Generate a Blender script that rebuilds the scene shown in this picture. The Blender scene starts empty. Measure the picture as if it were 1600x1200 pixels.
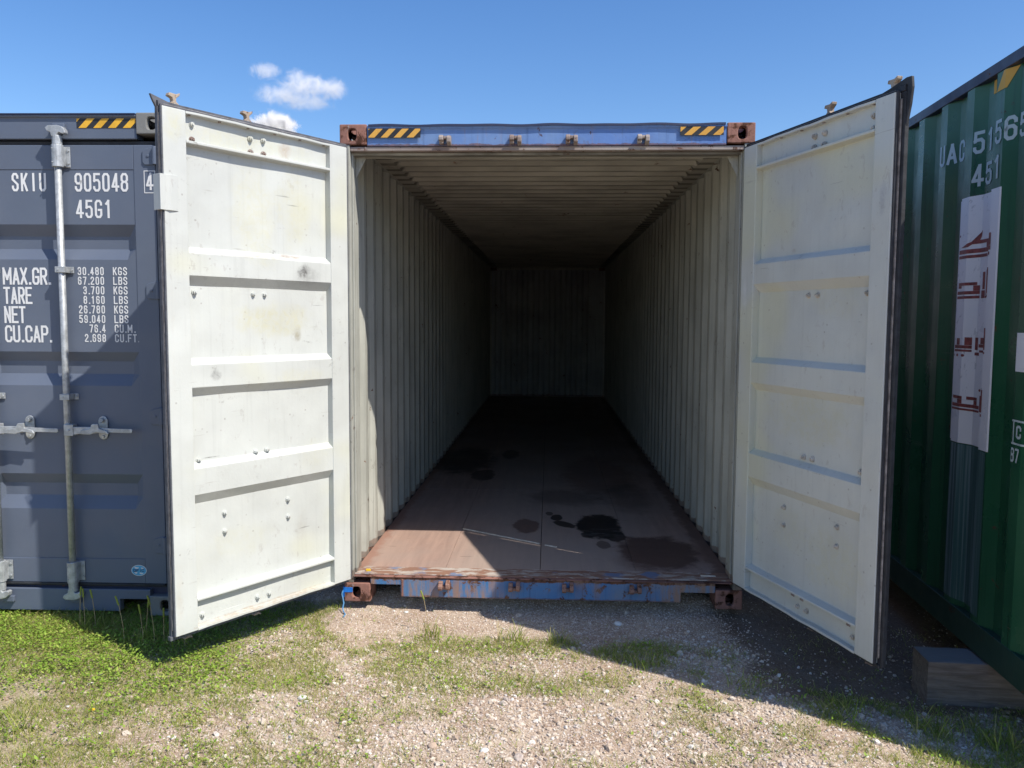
import bpy, bmesh, math, random
import numpy as np
from mathutils import Vector, Matrix
random.seed(7); RNG = np.random.default_rng(11)
sc = bpy.context.scene
COL = sc.collection
R = math.radians

# ------------------------------------------------------------------ camera
cd = bpy.data.cameras.new('camera'); cam = bpy.data.objects.new('camera', cd); COL.objects.link(cam)
cd.sensor_width = 36.0; cd.sensor_fit = 'HORIZONTAL'; cd.lens = 1266.7/1600*36
cd.clip_start = .05; cd.clip_end = 9000
yaw, pitch, roll = 0.0448, 0.0778, 0.0057
fw = Vector((-math.sin(yaw)*math.cos(pitch), math.cos(yaw)*math.cos(pitch), -math.sin(pitch)))
rt = Vector((math.cos(yaw), math.sin(yaw), 0)); up = rt.cross(fw)
r2 = rt*math.cos(roll)+up*math.sin(roll); u2 = -rt*math.sin(roll)+up*math.cos(roll)
m = Matrix((r2, u2, -fw)).transposed().to_4x4(); m.translation = (0.0314, -4.8566, 1.7409)
cam.matrix_world = m; sc.camera = cam

# ------------------------------------------------------------------ sky, sun, exposure
AZ, EL = R(58.5), R(51.5)          # sun stands to the right of and behind the camera
world = bpy.data.worlds.new('World'); sc.world = world; world.use_nodes = True
wn = world.node_tree; bg = wn.nodes['Background']
sky = wn.nodes.new('ShaderNodeTexSky'); sky.sky_type = 'NISHITA'; sky.sun_disc = False
sky.sun_elevation = EL; sky.sun_rotation = R(180)-AZ
sky.air_density = 1.0; sky.dust_density = .6; sky.ozone_density = 1.6; sky.altitude = 100
hs = wn.nodes.new('ShaderNodeHueSaturation'); hs.inputs['Saturation'].default_value = 1.30; hs.inputs['Value'].default_value = 1.18; hs.inputs['Hue'].default_value = .508
wn.links.new(sky.outputs[0], hs.inputs['Color']); wn.links.new(hs.outputs[0], bg.inputs[0]); bg.inputs[1].default_value = 0.128
ld = bpy.data.lights.new('sun', 'SUN'); ld.energy = 5.0; ld.angle = R(.53); ld.color = (1, .94, .85)
sun = bpy.data.objects.new('sun', ld); COL.objects.link(sun)
sd = Vector((math.sin(AZ)*math.cos(EL), -math.cos(AZ)*math.cos(EL), math.sin(EL)))
sun.rotation_euler = sd.to_track_quat('Z', 'Y').to_euler(); sun.location = sd*30
vs = sc.view_settings; vs.view_transform = 'Standard'; vs.look = 'None'; vs.exposure = 0.22; vs.gamma = 1
vs.use_curve_mapping = False
sc.cycles.volume_bounces = 4; sc.cycles.max_bounces = 10; sc.cycles.diffuse_bounces = 2
sc.cycles.use_denoising = True

# ------------------------------------------------------------------ node helper and materials
class NT:
    def __init__(s, name):
        s.m = bpy.data.materials.new(name); s.m.use_nodes = True
        s.t = s.m.node_tree; s.b = s.t.nodes['Principled BSDF']
        s.tc = s.t.nodes.new('ShaderNodeTexCoord')
    def n(s, typ, **k):
        x = s.t.nodes.new(typ)
        for a, v in k.items():
            if a.startswith('i_'):
                x.inputs[int(a[2:]) if a[2:].isdigit() else a[2:]].default_value = v
            else: setattr(x, a, v)
        return x
    def l(s, a, b): s.t.links.new(a, b)
    def obj(s, scale=(1, 1, 1), loc=(0, 0, 0), gen=False):
        mp = s.n('ShaderNodeMapping'); mp.inputs['Scale'].default_value = scale; mp.inputs['Location'].default_value = loc
        s.l(s.tc.outputs['Object'], mp.inputs[0]); return mp.outputs[0]
    def noise(s, scale, detail=4, rough=.55, vec=None, dist=0.0):
        x = s.n('ShaderNodeTexNoise'); x.inputs['Scale'].default_value = scale; x.inputs['Detail'].default_value = detail
        x.inputs['Roughness'].default_value = rough; x.inputs['Distortion'].default_value = dist
        s.l(vec or s.tc.outputs['Object'], x.inputs['Vector']); return x.outputs['Fac']
    def ramp(s, v, a, b, lo=0.0, hi=1.0):
        x = s.n('ShaderNodeMapRange'); x.interpolation_type = 'SMOOTHSTEP'
        s.l(v, x.inputs[0]); x.inputs[1].default_value = a; x.inputs[2].default_value = b
        x.inputs[3].default_value = lo; x.inputs[4].default_value = hi; return x.outputs[0]
    def math(s, op, a, b=None):
        x = s.n('ShaderNodeMath', operation=op)
        for i, v in enumerate((a, b)):
            if v is None: continue
            if isinstance(v, (int, float)): x.inputs[i].default_value = v
            else: s.l(v, x.inputs[i])
        return x.outputs[0]
    def mix(s, f, a, b):
        x = s.n('ShaderNodeMix', data_type='RGBA')
        if isinstance(f, (int, float)): x.inputs[0].default_value = f
        else: s.l(f, x.inputs[0])
        for i, v in ((6, a), (7, b)):
            if isinstance(v, tuple): x.inputs[i].default_value = (*v, 1)
            else: s.l(v, x.inputs[i])
        return x.outputs[2]
    def sep(s):
        x = s.n('ShaderNodeSeparateXYZ'); s.l(s.tc.outputs['Object'], x.inputs[0]); return x.outputs
    def bump(s, h, strength=.3, dist=.01, prev=None):
        x = s.n('ShaderNodeBump'); x.inputs['Strength'].default_value = strength; x.inputs['Distance'].default_value = dist
        s.l(h, x.inputs['Height'])
        if prev: s.l(prev, x.inputs['Normal'])
        return x.outputs[0]
    def out(s, col=None, rough=None, nrm=None, metal=None, spec=None):
        for key, v in (('Base Color', col), ('Roughness', rough), ('Metallic', metal), ('Specular IOR Level', spec)):
            if v is None: continue
            if isinstance(v, tuple): s.b.inputs[key].default_value = (*v, 1)
            elif isinstance(v, (int, float)): s.b.inputs[key].default_value = v
            else: s.l(v, s.b.inputs[key])
        if nrm: s.l(nrm, s.b.inputs['Normal'])
        return s.m

RUST = (.17, .075, .042); RUST2 = (.07, .032, .022)
def rustcol(t):
    return t.mix(t.ramp(t.noise(14, 5, .7), .38, .62), RUST, RUST2)

def painted(name, base, base2, rough=.5, rust=.0, rscale=6.0, scuff=.0, bump=.15, spec=.4, streak=0.0, dent=.0,
            zrust=None, patch=None, specks=.0, wearcol=None, chip=0.0):
    """worn paint on steel: large tone drift, streaks, scuffs, rust blooms, low-relief bump"""
    t = NT(name)
    c = t.mix(t.ramp(t.noise(1.7, 5, .6), .35, .68), base, base2)
    if patch:
        c = t.mix(t.math('MULTIPLY', t.ramp(t.noise(1.25, 2, .5, t.obj((1, 1, 1.3), (3.1, 1.7, .4))), .5, .66), .8), c, patch)
    if streak:
        st = t.noise(1.0, 4, .6, t.obj((34, 34, 1.1)))
        c = t.mix(t.math('MULTIPLY', t.ramp(st, .52, .75), streak), c, tuple(x*.35 for x in base))
        st2 = t.noise(1.0, 3, .6, t.obj((60, 60, .8), (5, 2, 1)))
        c = t.mix(t.math('MULTIPLY', t.ramp(st2, .55, .8), streak*.6), c, tuple(min(1, x*1.35+.03) for x in base))
    if scuff:
        n1 = t.noise(5.5, 6, .75, t.obj((1, 1, 1.6), (9, 4, 2)), 1.2)
        n2 = t.noise(38, 3, .7)
        k = t.math('MULTIPLY', t.ramp(n1, .6, .74), t.ramp(n2, .42, .62))
        c = t.mix(t.math('MULTIPLY', k, scuff), c, (.13, .115, .1))
        n3 = t.noise(1, 3, .6, t.obj((3, 3, 60), (2, 7, 3)))
        n4 = t.noise(2.6, 3, .6, t.obj((1, 1, 1), (7, 1, 5)))
        c = t.mix(t.math('MULTIPLY', t.math('MULTIPLY', t.ramp(n3, .66, .72), t.ramp(n4, .52, .6)), scuff*.7), c, (.28, .25, .22))
    if specks:
        v = t.n('ShaderNodeTexVoronoi'); v.inputs['Scale'].default_value = 17; t.l(t.tc.outputs['Object'], v.inputs['Vector'])
        w = t.noise(3.0, 2, .5, t.obj((1, 1, 1), (1, 5, 9)))
        c = t.mix(t.math('MULTIPLY', t.math('MULTIPLY', t.ramp(v.outputs['Distance'], .12, .05), t.ramp(w, .48, .56)), specks), c, (.12, .07, .05))
    rn = None
    if chip:
        cn = t.noise(26, 5, .7, t.obj((1, 1, .55), (2, 2, 2)), .6); cw = t.noise(2.2, 3, .6, t.obj((1, 1, 1), (4, 8, 1)))
        c = t.mix(t.math('MULTIPLY', t.math('MULTIPLY', t.ramp(cn, .6, .64), t.ramp(cw, .46, .56)), chip), c, wearcol or (.16, .1, .08))
    if rust or zrust:
        rn = t.ramp(t.math('ADD', t.noise(rscale, 6, .68, None, .4), 0.0), .66-rust*.5, .72-rust*.45)
        if zrust:
            z = t.sep()[2]
            for (za, zb, amt) in zrust:
                zz = t.math('ADD', t.ramp(z, za, zb), t.math('MULTIPLY', t.math('SUBTRACT', t.noise(9, 5, .7, t.obj((1, 1, .6), (3, 3, 3))), .5), 1.7))
                rn = t.math('MAXIMUM', rn, t.math('MULTIPLY', t.ramp(zz, .48, .66), amt))
        c = t.mix(rn, c, rustcol(t))
    h = t.noise(55, 4, .6); nb = t.bump(h, bump, .004)
    if dent: nb = t.bump(t.noise(2.3, 2, .5), dent, .05, nb)
    rg = t.ramp(t.noise(4.0, 4, .6), .3, .7, rough-.1, rough+.12)
    if rn is not None: rg = t.math('MAXIMUM', rg, t.math('MULTIPLY', rn, .9))
    return t.out(c, rg, nb, 0.0, spec)

M = {}
def door_paint(name, marks):
    m_ = painted(name, (.575, .595, .56), (.515, .53, .50), .42, .0, 7, .55, .2, .45, .10, .5, patch=(.60, .60, .46), specks=.35, chip=.22, wearcol=(.27, .22, .19))
    nt = m_.node_tree; t = NT.__new__(NT); t.m = m_; t.t = nt; t.b = nt.nodes['Principled BSDF']; t.tc = [n for n in nt.nodes if n.type == 'TEX_COORD'][0]
    lk = t.b.inputs['Base Color'].links[0].from_socket; c = lk
    n1 = t.ramp(t.noise(22, 5, .75, None, .8), .40, .62); n2 = t.noise(9, 4, .7)
    for (p, r, rz, col, amt) in marks:
        vm = t.n('ShaderNodeVectorMath', operation='SUBTRACT'); t.l(t.tc.outputs['Object'], vm.inputs[0]); vm.inputs[1].default_value = p
        vd = t.n('ShaderNodeVectorMath', operation='MULTIPLY'); t.l(vm.outputs[0], vd.inputs[0]); vd.inputs[1].default_value = (1/r, 1/r, 1/rz)
        ln = t.n('ShaderNodeVectorMath', operation='LENGTH'); t.l(vd.outputs[0], ln.inputs[0])
        k = t.ramp(t.math('ADD', ln.outputs['Value'], t.math('MULTIPLY', t.math('SUBTRACT', n2, .5), 1.3)), 1.15, .45)
        c = t.mix(t.math('MULTIPLY', t.math('MULTIPLY', k, t.math('ADD', t.math('MULTIPLY', n1, .6), .4)), amt), c, col)
    t.l(c, t.b.inputs['Base Color']); return m_
def dp(side, th, hx, t_, z, o=.02):
    return (hx+side*t_*math.sin(th)+o*side*math.cos(th), -.035-t_*math.cos(th)+o*math.sin(th), z)
SOOT = (.10, .095, .09); BRN = (.25, .17, .13); YEL = (.56, .54, .36)
LM = [(.327, 2.005, .045, .045, SOOT, 1.0), (.30, 1.99, .09, .07, SOOT, .35), (.345, 1.66, .04, .05, (.3, .27, .2), .8), (.90, 1.45, .035, .035, SOOT, .6), (.42, 2.665, .05, .05, (.42, .33, .30), .9),
      (.66, 2.66, .5, .06, YEL, .4), (1.1, 2.68, .06, .12, YEL, .5), (.62, 2.3, .16, .3, YEL, .4), (.36, 2.35, .12, .25, YEL, .4), (.5, 1.74, .28, .1, YEL, .6), (.6, .168, .5, .012, (.40, .30, .2), .6), (.02, 1.2, .012, .9, (.4, .32, .24), .5), (.7, 2.075, .35, .012, (.3, .28, .24), .5), (.4, 2.09, .1, .01, BRN, .7), (.75, .55, .25, .1, YEL, .2), (.35, 1.42, .2, .05, YEL, .3), (.25, .95, .12, .1, YEL, .2),
      (1.13, 1.6, .02, .5, (.45, .36, .25), .25), (.08, 2.05, .015, .12, BRN, .5), (1.13, .3, .03, .25, (.5, .42, .3), .35), (.34, .55, .05, .12, (.45, .43, .38), .4)]
RM = [(.52, 1.72, .008, .09, SOOT, .9), (.98, 1.66, .02, .06, BRN, .8), (.72, 1.62, .02, .05, BRN, .7), (.45, 2.12, .03, .02, BRN, .6), (.8, 1.85, .2, .1, YEL, .25), (.6, 1.25, .4, .15, YEL, .45),
      (.85, .55, .28, .2, YEL, .4), (.5, .62, .2, .15, YEL, .3), (.877, .58, .01, .08, (.25, .12, .05), .9), (1.15, 2.3, .03, .12, (.35, .36, .38), .6), (1.14, .9, .02, .4, (.45, .38, .25), .4),
      (.55, 2.02, .015, .06, SOOT, .4), (.05, 1.9, .03, .12, (.75, .76, .76), .5), (.07, .5, .02, .15, BRN, .4)]
_r = random.Random(5)
for (t_, z_) in ((.985, 2.59), (.644, 2.59), (1.04, 1.84), (.64, 1.84), (.567, .99), (.842, .585), (.432, .59), (.652, .185)): LM.append((t_, z_, .007, .045*_r.uniform(.7, 1.4), BRN, _r.uniform(.35, .6)))
for (t_, z_) in ((1.036, 2.58), (.605, 2.58), (1.03, 1.84), (.59, 1.0), (.664, 1.0), (.435, .60), (.669, .21), (1.032, .2)): RM.append((t_, z_, .007, .05*_r.uniform(.7, 1.4), BRN, _r.uniform(.4, .7)))
for k_ in range(5):
    LM.append((_r.uniform(.2, 1.0), _r.uniform(.4, 2.5), .05, .0035, SOOT, .7)); RM.append((_r.uniform(.2, 1.0), _r.uniform(.4, 2.5), .004, .06, SOOT, .7))
M['door_white'] = door_paint('door_white_paint', [(dp(-1, .593, -1.168, q[0], q[1]), *q[2:]) for q in LM])
M['door_white_r'] = door_paint('door_white_paint_shaded_leaf', [(dp(1, .321, 1.149, q[0], q[1]), *q[2:]) for q in RM])
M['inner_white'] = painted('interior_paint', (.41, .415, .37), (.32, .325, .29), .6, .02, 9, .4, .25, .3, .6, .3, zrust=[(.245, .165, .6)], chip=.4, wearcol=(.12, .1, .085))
def fold_shade_wear(name):  # dark fold lines paint in the slopes' shading, along with some edge wear
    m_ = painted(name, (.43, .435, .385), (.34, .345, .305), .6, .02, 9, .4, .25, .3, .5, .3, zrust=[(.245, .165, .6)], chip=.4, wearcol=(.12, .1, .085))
    nt = m_.node_tree; t = NT.__new__(NT); t.m = m_; t.t = nt; t.b = nt.nodes['Principled BSDF']; t.tc = [n for n in nt.nodes if n.type == 'TEX_COORD'][0]
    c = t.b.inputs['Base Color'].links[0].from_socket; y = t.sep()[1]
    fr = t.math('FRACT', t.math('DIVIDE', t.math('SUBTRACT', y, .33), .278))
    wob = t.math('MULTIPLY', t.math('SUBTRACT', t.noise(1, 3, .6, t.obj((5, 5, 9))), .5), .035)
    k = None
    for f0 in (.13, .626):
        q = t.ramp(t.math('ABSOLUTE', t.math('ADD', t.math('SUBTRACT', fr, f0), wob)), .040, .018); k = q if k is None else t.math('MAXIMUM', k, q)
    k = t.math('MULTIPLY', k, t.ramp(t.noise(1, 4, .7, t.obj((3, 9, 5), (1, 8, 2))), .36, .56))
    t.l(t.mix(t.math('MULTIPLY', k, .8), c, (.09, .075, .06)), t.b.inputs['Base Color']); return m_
M['wall_inner'] = fold_shade_wear('interior_wall_paint')
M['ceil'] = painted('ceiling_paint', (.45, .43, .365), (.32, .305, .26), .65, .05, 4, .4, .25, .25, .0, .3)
M['blue'] = painted('worn_blue_paint', (.10, .20, .47), (.16, .26, .46), .5, .06, 14, .3, .25, .4, .35, .2, zrust=[(2.797, 2.765, .75)], chip=.35, wearcol=(.12, .09, .09))
M['blue_sill'] = painted('rusty_blue_sill_paint', (.045, .17, .38), (.17, .21, .27), .55, .2, 13, .4, .35, .35, .6, .2, zrust=[(.12, .165, 1.0), (.06, .03, .6)], chip=.6, wearcol=(.2, .12, .09))
M['bluedark'] = painted('outer_door_blue_paint', (.035, .07, .18), (.05, .09, .2), .55, .1, 9, .3)
M['end_inner'] = painted('end_wall_paint', (.36, .385, .405), (.28, .30, .32), .6, .03, 9, .5, .25, .3, .6, .3, zrust=[(.245, .165, .6)])
M['rust'] = painted('rusted_casting', (.31, .155, .12), (.13, .075, .065), .8, .3, 14, .3, .7, .2, streak=.5, chip=.8, wearcol=(.3, .27, .27))
M['grey'] = painted('slate_grey_paint', (.108, .132, .182), (.122, .146, .195), .42, .0, 6, .0, .1, .45, .0, .12)
M['greycast'] = painted('grey_casting_paint', (.2, .2, .19), (.24, .24, .225), .55, .1, 16, .2, .3, .3)
M['green'] = painted('green_paint', (.018, .092, .042), (.026, .116, .054), .34, .03, 9, .25, .15, .5, .55, .2, chip=.3, wearcol=(.08, .14, .12))
M['greenrail'] = painted('green_rail_paint', (.02, .055, .035), (.03, .065, .045), .5, .1, 9, .2, .2, .4)
M['bluerail'] = painted('dark_blue_rail_paint', (.02, .028, .07), (.035, .04, .08), .5, .06, 9, .2, .2, .4)
M['steel'] = painted('under_steel', (.06, .045, .04), (.035, .03, .028), .8, .3, 6)
def plain(name, col, rough=.5, metal=0, bump=.2, var=.25, scale=12, spec=.4):
    t = NT(name)
    c = t.mix(t.ramp(t.noise(scale, 5, .65), .3, .7), tuple(x*(1-var) for x in col), tuple(min(1, x*(1+var)) for x in col))
    return t.out(c, rough, t.bump(t.noise(scale*6, 3, .6), bump, .003), metal, spec)
M['rubber'] = plain('gasket_rubber', (.028, .03, .036), .65, 0, .3, .35, 20)
M['rubberL'] = plain('faded_gasket_rubber', (.095, .1, .115), .7, 0, .3, .3, 20)
M['galv'] = plain('galvanised_steel', (.42, .44, .45), .5, .45, .2, .22, 26)
M['strip'] = plain('worn_retaining_strip', (.3, .27, .25), .6, .2, .3, .5, 18)
M['camsteel'] = plain('painted_cam_steel', (.50, .46, .40), .65, 0, .5, .35, 40)
M['cambrass'] = painted('worn_cam_top', (.42, .35, .27), (.24, .165, .125), .7, .2, 22, .3, .5)
M['camrust'] = painted('rusty_cam_paint', (.34, .3, .27), (.2, .14, .12), .7, .2, 22, .3, .5)
M['keeper_rust'] = painted('rusty_keeper', (.30, .17, .13), (.19, .11, .09), .8, .2, 22, .3, .6)
M['yellow'] = plain('hazard_yellow', (.72, .40, .035), .5, 0, .1, .16, 9)
M['yellowfade'] = painted('faded_hazard_yellow', (.60, .31, .05), (.66, .37, .07), .6, .1, 16, .4, .1)
M['black'] = plain('hazard_black', (.025, .026, .03), .5, 0, .1, .2, 9)
M['letter'] = painted('white_lettering', (.74, .75, .75), (.68, .69, .69), .5, .0, 9, .15, .1, chip=.12, wearcol=(.2, .24, .3))
M['letterG'] = painted('pale_green_container_lettering', (.58, .66, .64), (.5, .6, .58), .5, .0, 9, .3, .1, chip=.35, wearcol=(.05, .14, .1))
M['sticker'] = painted('white_sticker_vinyl', (.90, .90, .89), (.84, .85, .86), .35, .0, 8, .35, .08, chip=.3, wearcol=(.12, .15, .16))
M['redprint'] = plain('faded_red_print', (.26, .075, .065), .5, 0, .1, .35, 30)
M['ovalblue'] = plain('sticker_light_blue', (.10, .42, .66), .4, 0, .05, .1)
M['ovalmap'] = plain('sticker_mid_blue', (.03, .17, .42), .4, 0, .05, .1)
M['ovalnavy'] = plain('sticker_navy_letters', (.015, .04, .12), .4, 0, .05, .1)
M['strap'] = plain('blue_strap_webbing', (.01, .17, .60), .6, 0, .6, .2, 60)
M['cordblue'] = plain('pale_blue_cord', (.10, .26, .46), .8, 0, .5, .25, 60)
M['yplastic'] = plain('yellow_plastic', (.78, .50, .03), .5, 0, .1, .1)
M['lath'] = plain('pale_lath_wood', (.62, .56, .47), .7, 0, .3, .2, 30)

def sleeper_mat():
    t = NT('weathered_timber')
    g = t.noise(3.0, 6, .7, t.obj((1.2, 14, 14)), .8)
    c = t.mix(t.ramp(g, .3, .7), (.24, .195, .165), (.12, .095, .08))
    nz = t.n('ShaderNodeNewGeometry'); sp = t.n('ShaderNodeSeparateXYZ'); t.l(nz.outputs['True Normal'], sp.inputs[0])
    c = t.mix(t.math('MULTIPLY', t.ramp(sp.outputs[2], .6, .9), .75), c, (.28, .27, .26))
    return t.out(c, .85, t.bump(g, .6, .01))
M['timber'] = sleeper_mat()

def ceil_rib_shade(m_):  # shade of the rib hollows painted into the ceiling colour, broken by noise
    nt = m_.node_tree; t = NT.__new__(NT); t.m = m_; t.t = nt; t.b = nt.nodes['Principled BSDF']; t.tc = [n for n in nt.nodes if n.type == 'TEX_COORD'][0]
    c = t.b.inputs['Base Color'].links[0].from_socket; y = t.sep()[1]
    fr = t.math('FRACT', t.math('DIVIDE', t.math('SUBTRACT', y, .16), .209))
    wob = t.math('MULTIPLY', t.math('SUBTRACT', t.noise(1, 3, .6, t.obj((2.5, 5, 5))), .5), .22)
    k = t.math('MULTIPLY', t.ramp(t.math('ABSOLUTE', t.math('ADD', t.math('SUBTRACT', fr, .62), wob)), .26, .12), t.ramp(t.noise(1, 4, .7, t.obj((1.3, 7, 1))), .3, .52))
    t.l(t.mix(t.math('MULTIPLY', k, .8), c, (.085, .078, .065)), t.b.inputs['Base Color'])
ceil_rib_shade(M['ceil'])
def floor_mat():
    t = NT('worn_container_plywood')
    x, y, z = t.sep()
    g = t.noise(1, 5, .65, t.obj((22, 1.6, 1)), .5)
    lg = t.noise(1.6, 5, .6)
    c = t.mix(t.ramp(g, .3, .72), (.40, .27, .215), (.31, .21, .17))
    c = t.mix(t.math('MULTIPLY', t.ramp(lg, .4, .66), .6), c, (.32, .24, .20))
    # scratches
    s1 = t.noise(1, 2, .5, t.obj((7, 80, 1), (1, 2, 0)), .3); s2 = t.noise(4, 3, .6, t.obj((1, 1, 1), (3, 9, 0)))
    c = t.mix(t.math('MULTIPLY', t.math('MULTIPLY', t.ramp(s1, .66, .74), t.ramp(s2, .48, .6)), .5), c, (.44, .34, .28))
    # red oxide rust near the left wall and door sill
    e = t.math('ADD', t.ramp(x, -1.0, -1.2), t.math('MULTIPLY', t.math('SUBTRACT', t.noise(8, 5, .7), .5), 1.2))
    c = t.mix(t.math('MULTIPLY', t.ramp(e, .4, .8), .6), c, (.26, .12, .08))
    e = t.math('ADD', t.ramp(x, .95, 1.18), t.math('MULTIPLY', t.math('SUBTRACT', t.noise(7, 5, .7), .5), 1.2))
    c = t.mix(t.math('MULTIPLY', t.ramp(e, .4, .8), .7), c, (.11, .055, .04))
    # greyer down the middle
    e = t.math('SUBTRACT', t.ramp(x, -.75, -.25), t.ramp(x, .5, 1.0))
    c = t.mix(t.math('MULTIPLY', e, .5), c, (.38, .325, .275))
    c = t.mix(t.math('MULTIPLY', t.ramp(y, 1.6, 5.5), .45), c, (.14, .105, .085))  # darker towards the rear: the interior's light fall-off painted into the floor
    dsc = t.math('MULTIPLY', t.ramp(t.noise(1, 2, .5, t.obj((9, 70, 1), (4, 1, 0)), .4), .68, .75), t.ramp(t.noise(3, 3, .6, t.obj((1, 1, 1), (9, 3, 0))), .46, .56))
    c = t.mix(t.math('MULTIPLY', dsc, .6), c, (.07, .05, .04))
    wob = t.math('MULTIPLY', t.math('SUBTRACT', t.noise(7, 5, .65), .5), 1.1)
    def stain(cx, cy, rx, ry, col, amt, soft=.12, ang=0.0):
        nonlocal c
        dx = t.math('SUBTRACT', x, cx); dy = t.math('SUBTRACT', y, cy)
        ca, sa = math.cos(ang), math.sin(ang)
        u = t.math('DIVIDE', t.math('ADD', t.math('MULTIPLY', dx, ca), t.math('MULTIPLY', dy, sa)), rx)
        v = t.math('DIVIDE', t.math('SUBTRACT', t.math('MULTIPLY', dy, ca), t.math('MULTIPLY', dx, sa)), ry)
        r = t.math('SQRT', t.math('ADD', t.math('MULTIPLY', u, u), t.math('MULTIPLY', v, v)))
        r = t.math('ADD', r, wob)
        c = t.mix(t.math('MULTIPLY', t.ramp(r, 1+soft, 1-soft), amt), c, col); return r
    BK = (.016, .014, .013); BR = (.12, .065, .048)
    stain(.43, 1.30, .175, .36, BK, .97); stain(.53, 1.02, .07, .15, BK, .9); stain(.35, 1.05, .07, .1, BK, .8)
    stain(.11, 1.55, .045, .09, BK, .9); stain(.17, 1.33, .06, .13, BK, .9, .12, .5); stain(.05, 1.68, .03, .06, BK, .7)
    stain(.43, .78, .05, .11, (.09, .06, .05), .75); stain(-.13, 1.27, .105, .20, BR, .75)
    stain(.80, .62, .27, .40, (.085, .045, .035), .88, .2); stain(.62, .42, .14, .2, BR, .4, .4)
    stain(-.9, 4.2, .32, .8, BK, .75, .3); stain(-.62, 3.3, .12, .3, BK, .7); stain(-.4, 4.6, .1, .3, BK, .6)
    stain(.55, 3.4, .35, 1.0, BR, .5, .3); stain(.2, 2.3, .3, .3, BK, .4, .4); stain(.75, 2.4, .2, .6, BK, .4, .4)
    # smear across the oil
    k = t.math('MULTIPLY', t.math('MULTIPLY', t.ramp(t.noise(1, 3, .7, t.obj((5, 55, 1), (7, 3, 0))), .55, .68), t.ramp(x, .27, .33)), t.ramp(x, .62, .56))
    k = t.math('MULTIPLY', k, t.math('MULTIPLY', t.ramp(y, .9, 1.0), t.ramp(y, 1.25, 1.18)))
    c = t.mix(t.math('MULTIPLY', k, .8), c, (.4, .39, .38))
    rg = t.ramp(lg, .3, .7, .55, .8)
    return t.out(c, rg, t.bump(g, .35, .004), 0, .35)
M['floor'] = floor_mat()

def rust_runs(m_, amt, lo, hi, zs=2.2, light=False):
    nt = m_.node_tree; t = NT.__new__(NT); t.m = m_; t.t = nt; t.b = nt.nodes['Principled BSDF']; t.tc = [n for n in nt.nodes if n.type == 'TEX_COORD'][0]
    c = t.b.inputs['Base Color'].links[0].from_socket
    k = t.math('MULTIPLY', t.ramp(t.noise(1, 5, .75, t.obj((16, 1, zs), (3, 0, 1)), .3), lo, hi), t.ramp(t.noise(1.6, 3, .6, t.obj((1, 1, 1), (6, 2, 4))), .38, .58))
    t.l(t.mix(t.math('MULTIPLY', k, amt), c, t.mix(t.noise(30, 4, .7), (.36, .19, .11), (.24, .17, .13))), t.b.inputs['Base Color'])
rust_runs(M['blue_sill'], .9, .42, .58); rust_runs(M['blue'], .45, .56, .72)
def sill_top_mat():
    t = NT('chipped_threshold')
    n = t.noise(16, 5, .7, t.obj((.45, 1.5, 1)), .6)
    c = t.mix(t.ramp(n, .48, .58), t.mix(t.noise(20, 4, .7), (.30, .16, .10), (.20, .11, .08)), (.44, .39, .34))
    c = t.mix(t.ramp(t.noise(5, 3, .6), .58, .68), c, (.16, .20, .3))
    return t.out(c, .75, t.bump(n, .5, .004))
M['silltop'] = sill_top_mat()

def island_mat(name, cols, rough=.8, trans=0.0, spec=.3, extra=None):
    t = NT(name)
    g = t.n('ShaderNodeNewGeometry')
    cr = t.n('ShaderNodeValToRGB'); cr.color_ramp.interpolation = 'LINEAR'
    el = cr.color_ramp.elements
    while len(el) > 1: el.remove(el[-1])
    el[0].position = cols[0][0]; el[0].color = (*cols[0][1], 1)
    for p, c in cols[1:]:
        e = el.new(p); e.color = (*c, 1)
    t.l(g.outputs['Random Per Island'], cr.inputs[0])
    c = cr.outputs[0]
    if extra: c = extra(t, c)
    t.out(c, rough, None, 0, spec)
    if trans:
        tr = t.n('ShaderNodeBsdfTranslucent'); t.l(c, tr.inputs[0])
        mx = t.n('ShaderNodeMixShader'); mx.inputs[0].default_value = trans
        t.l(t.b.outputs[0], mx.inputs[1]); t.l(tr.outputs[0], mx.inputs[2])
        o = [n for n in t.t.nodes if n.type == 'OUTPUT_MATERIAL'][0]; t.l(mx.outputs[0], o.inputs[0])
    return t.m
def stone_extra(t, c):
    n = t.noise(90, 3, .6)
    return t.mix(t.math('MULTIPLY', t.ramp(n, .4, .7), .35), c, (.22, .16, .12))
M['stone'] = island_mat('gravel_stones', [(0, (.32, .235, .175)), (.2, (.48, .375, .285)), (.45, (.56, .465, .37)), (.65, (.64, .56, .46)),
                        (.82, (.46, .385, .34)), (.93, (.68, .61, .53)), (1, (.78, .74, .68))], .85, extra=stone_extra)
M['grass'] = island_mat('grass_blades', [(0, (.15, .22, .03)), (.35, (.25, .33, .05)), (.6, (.36, .41, .08)), (.8, (.48, .45, .14)), (1, (.52, .41, .22))], .7, .35)
M['leaf'] = island_mat('small_leaves', [(0, (.16, .27, .03)), (.4, (.26, .41, .05)), (.75, (.36, .50, .08)), (1, (.47, .50, .13))], .6, .35)
M['straw'] = island_mat('dry_straw', [(0, (.30, .19, .11)), (.5, (.44, .33, .19)), (1, (.58, .48, .30))], .8, .2)

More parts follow.
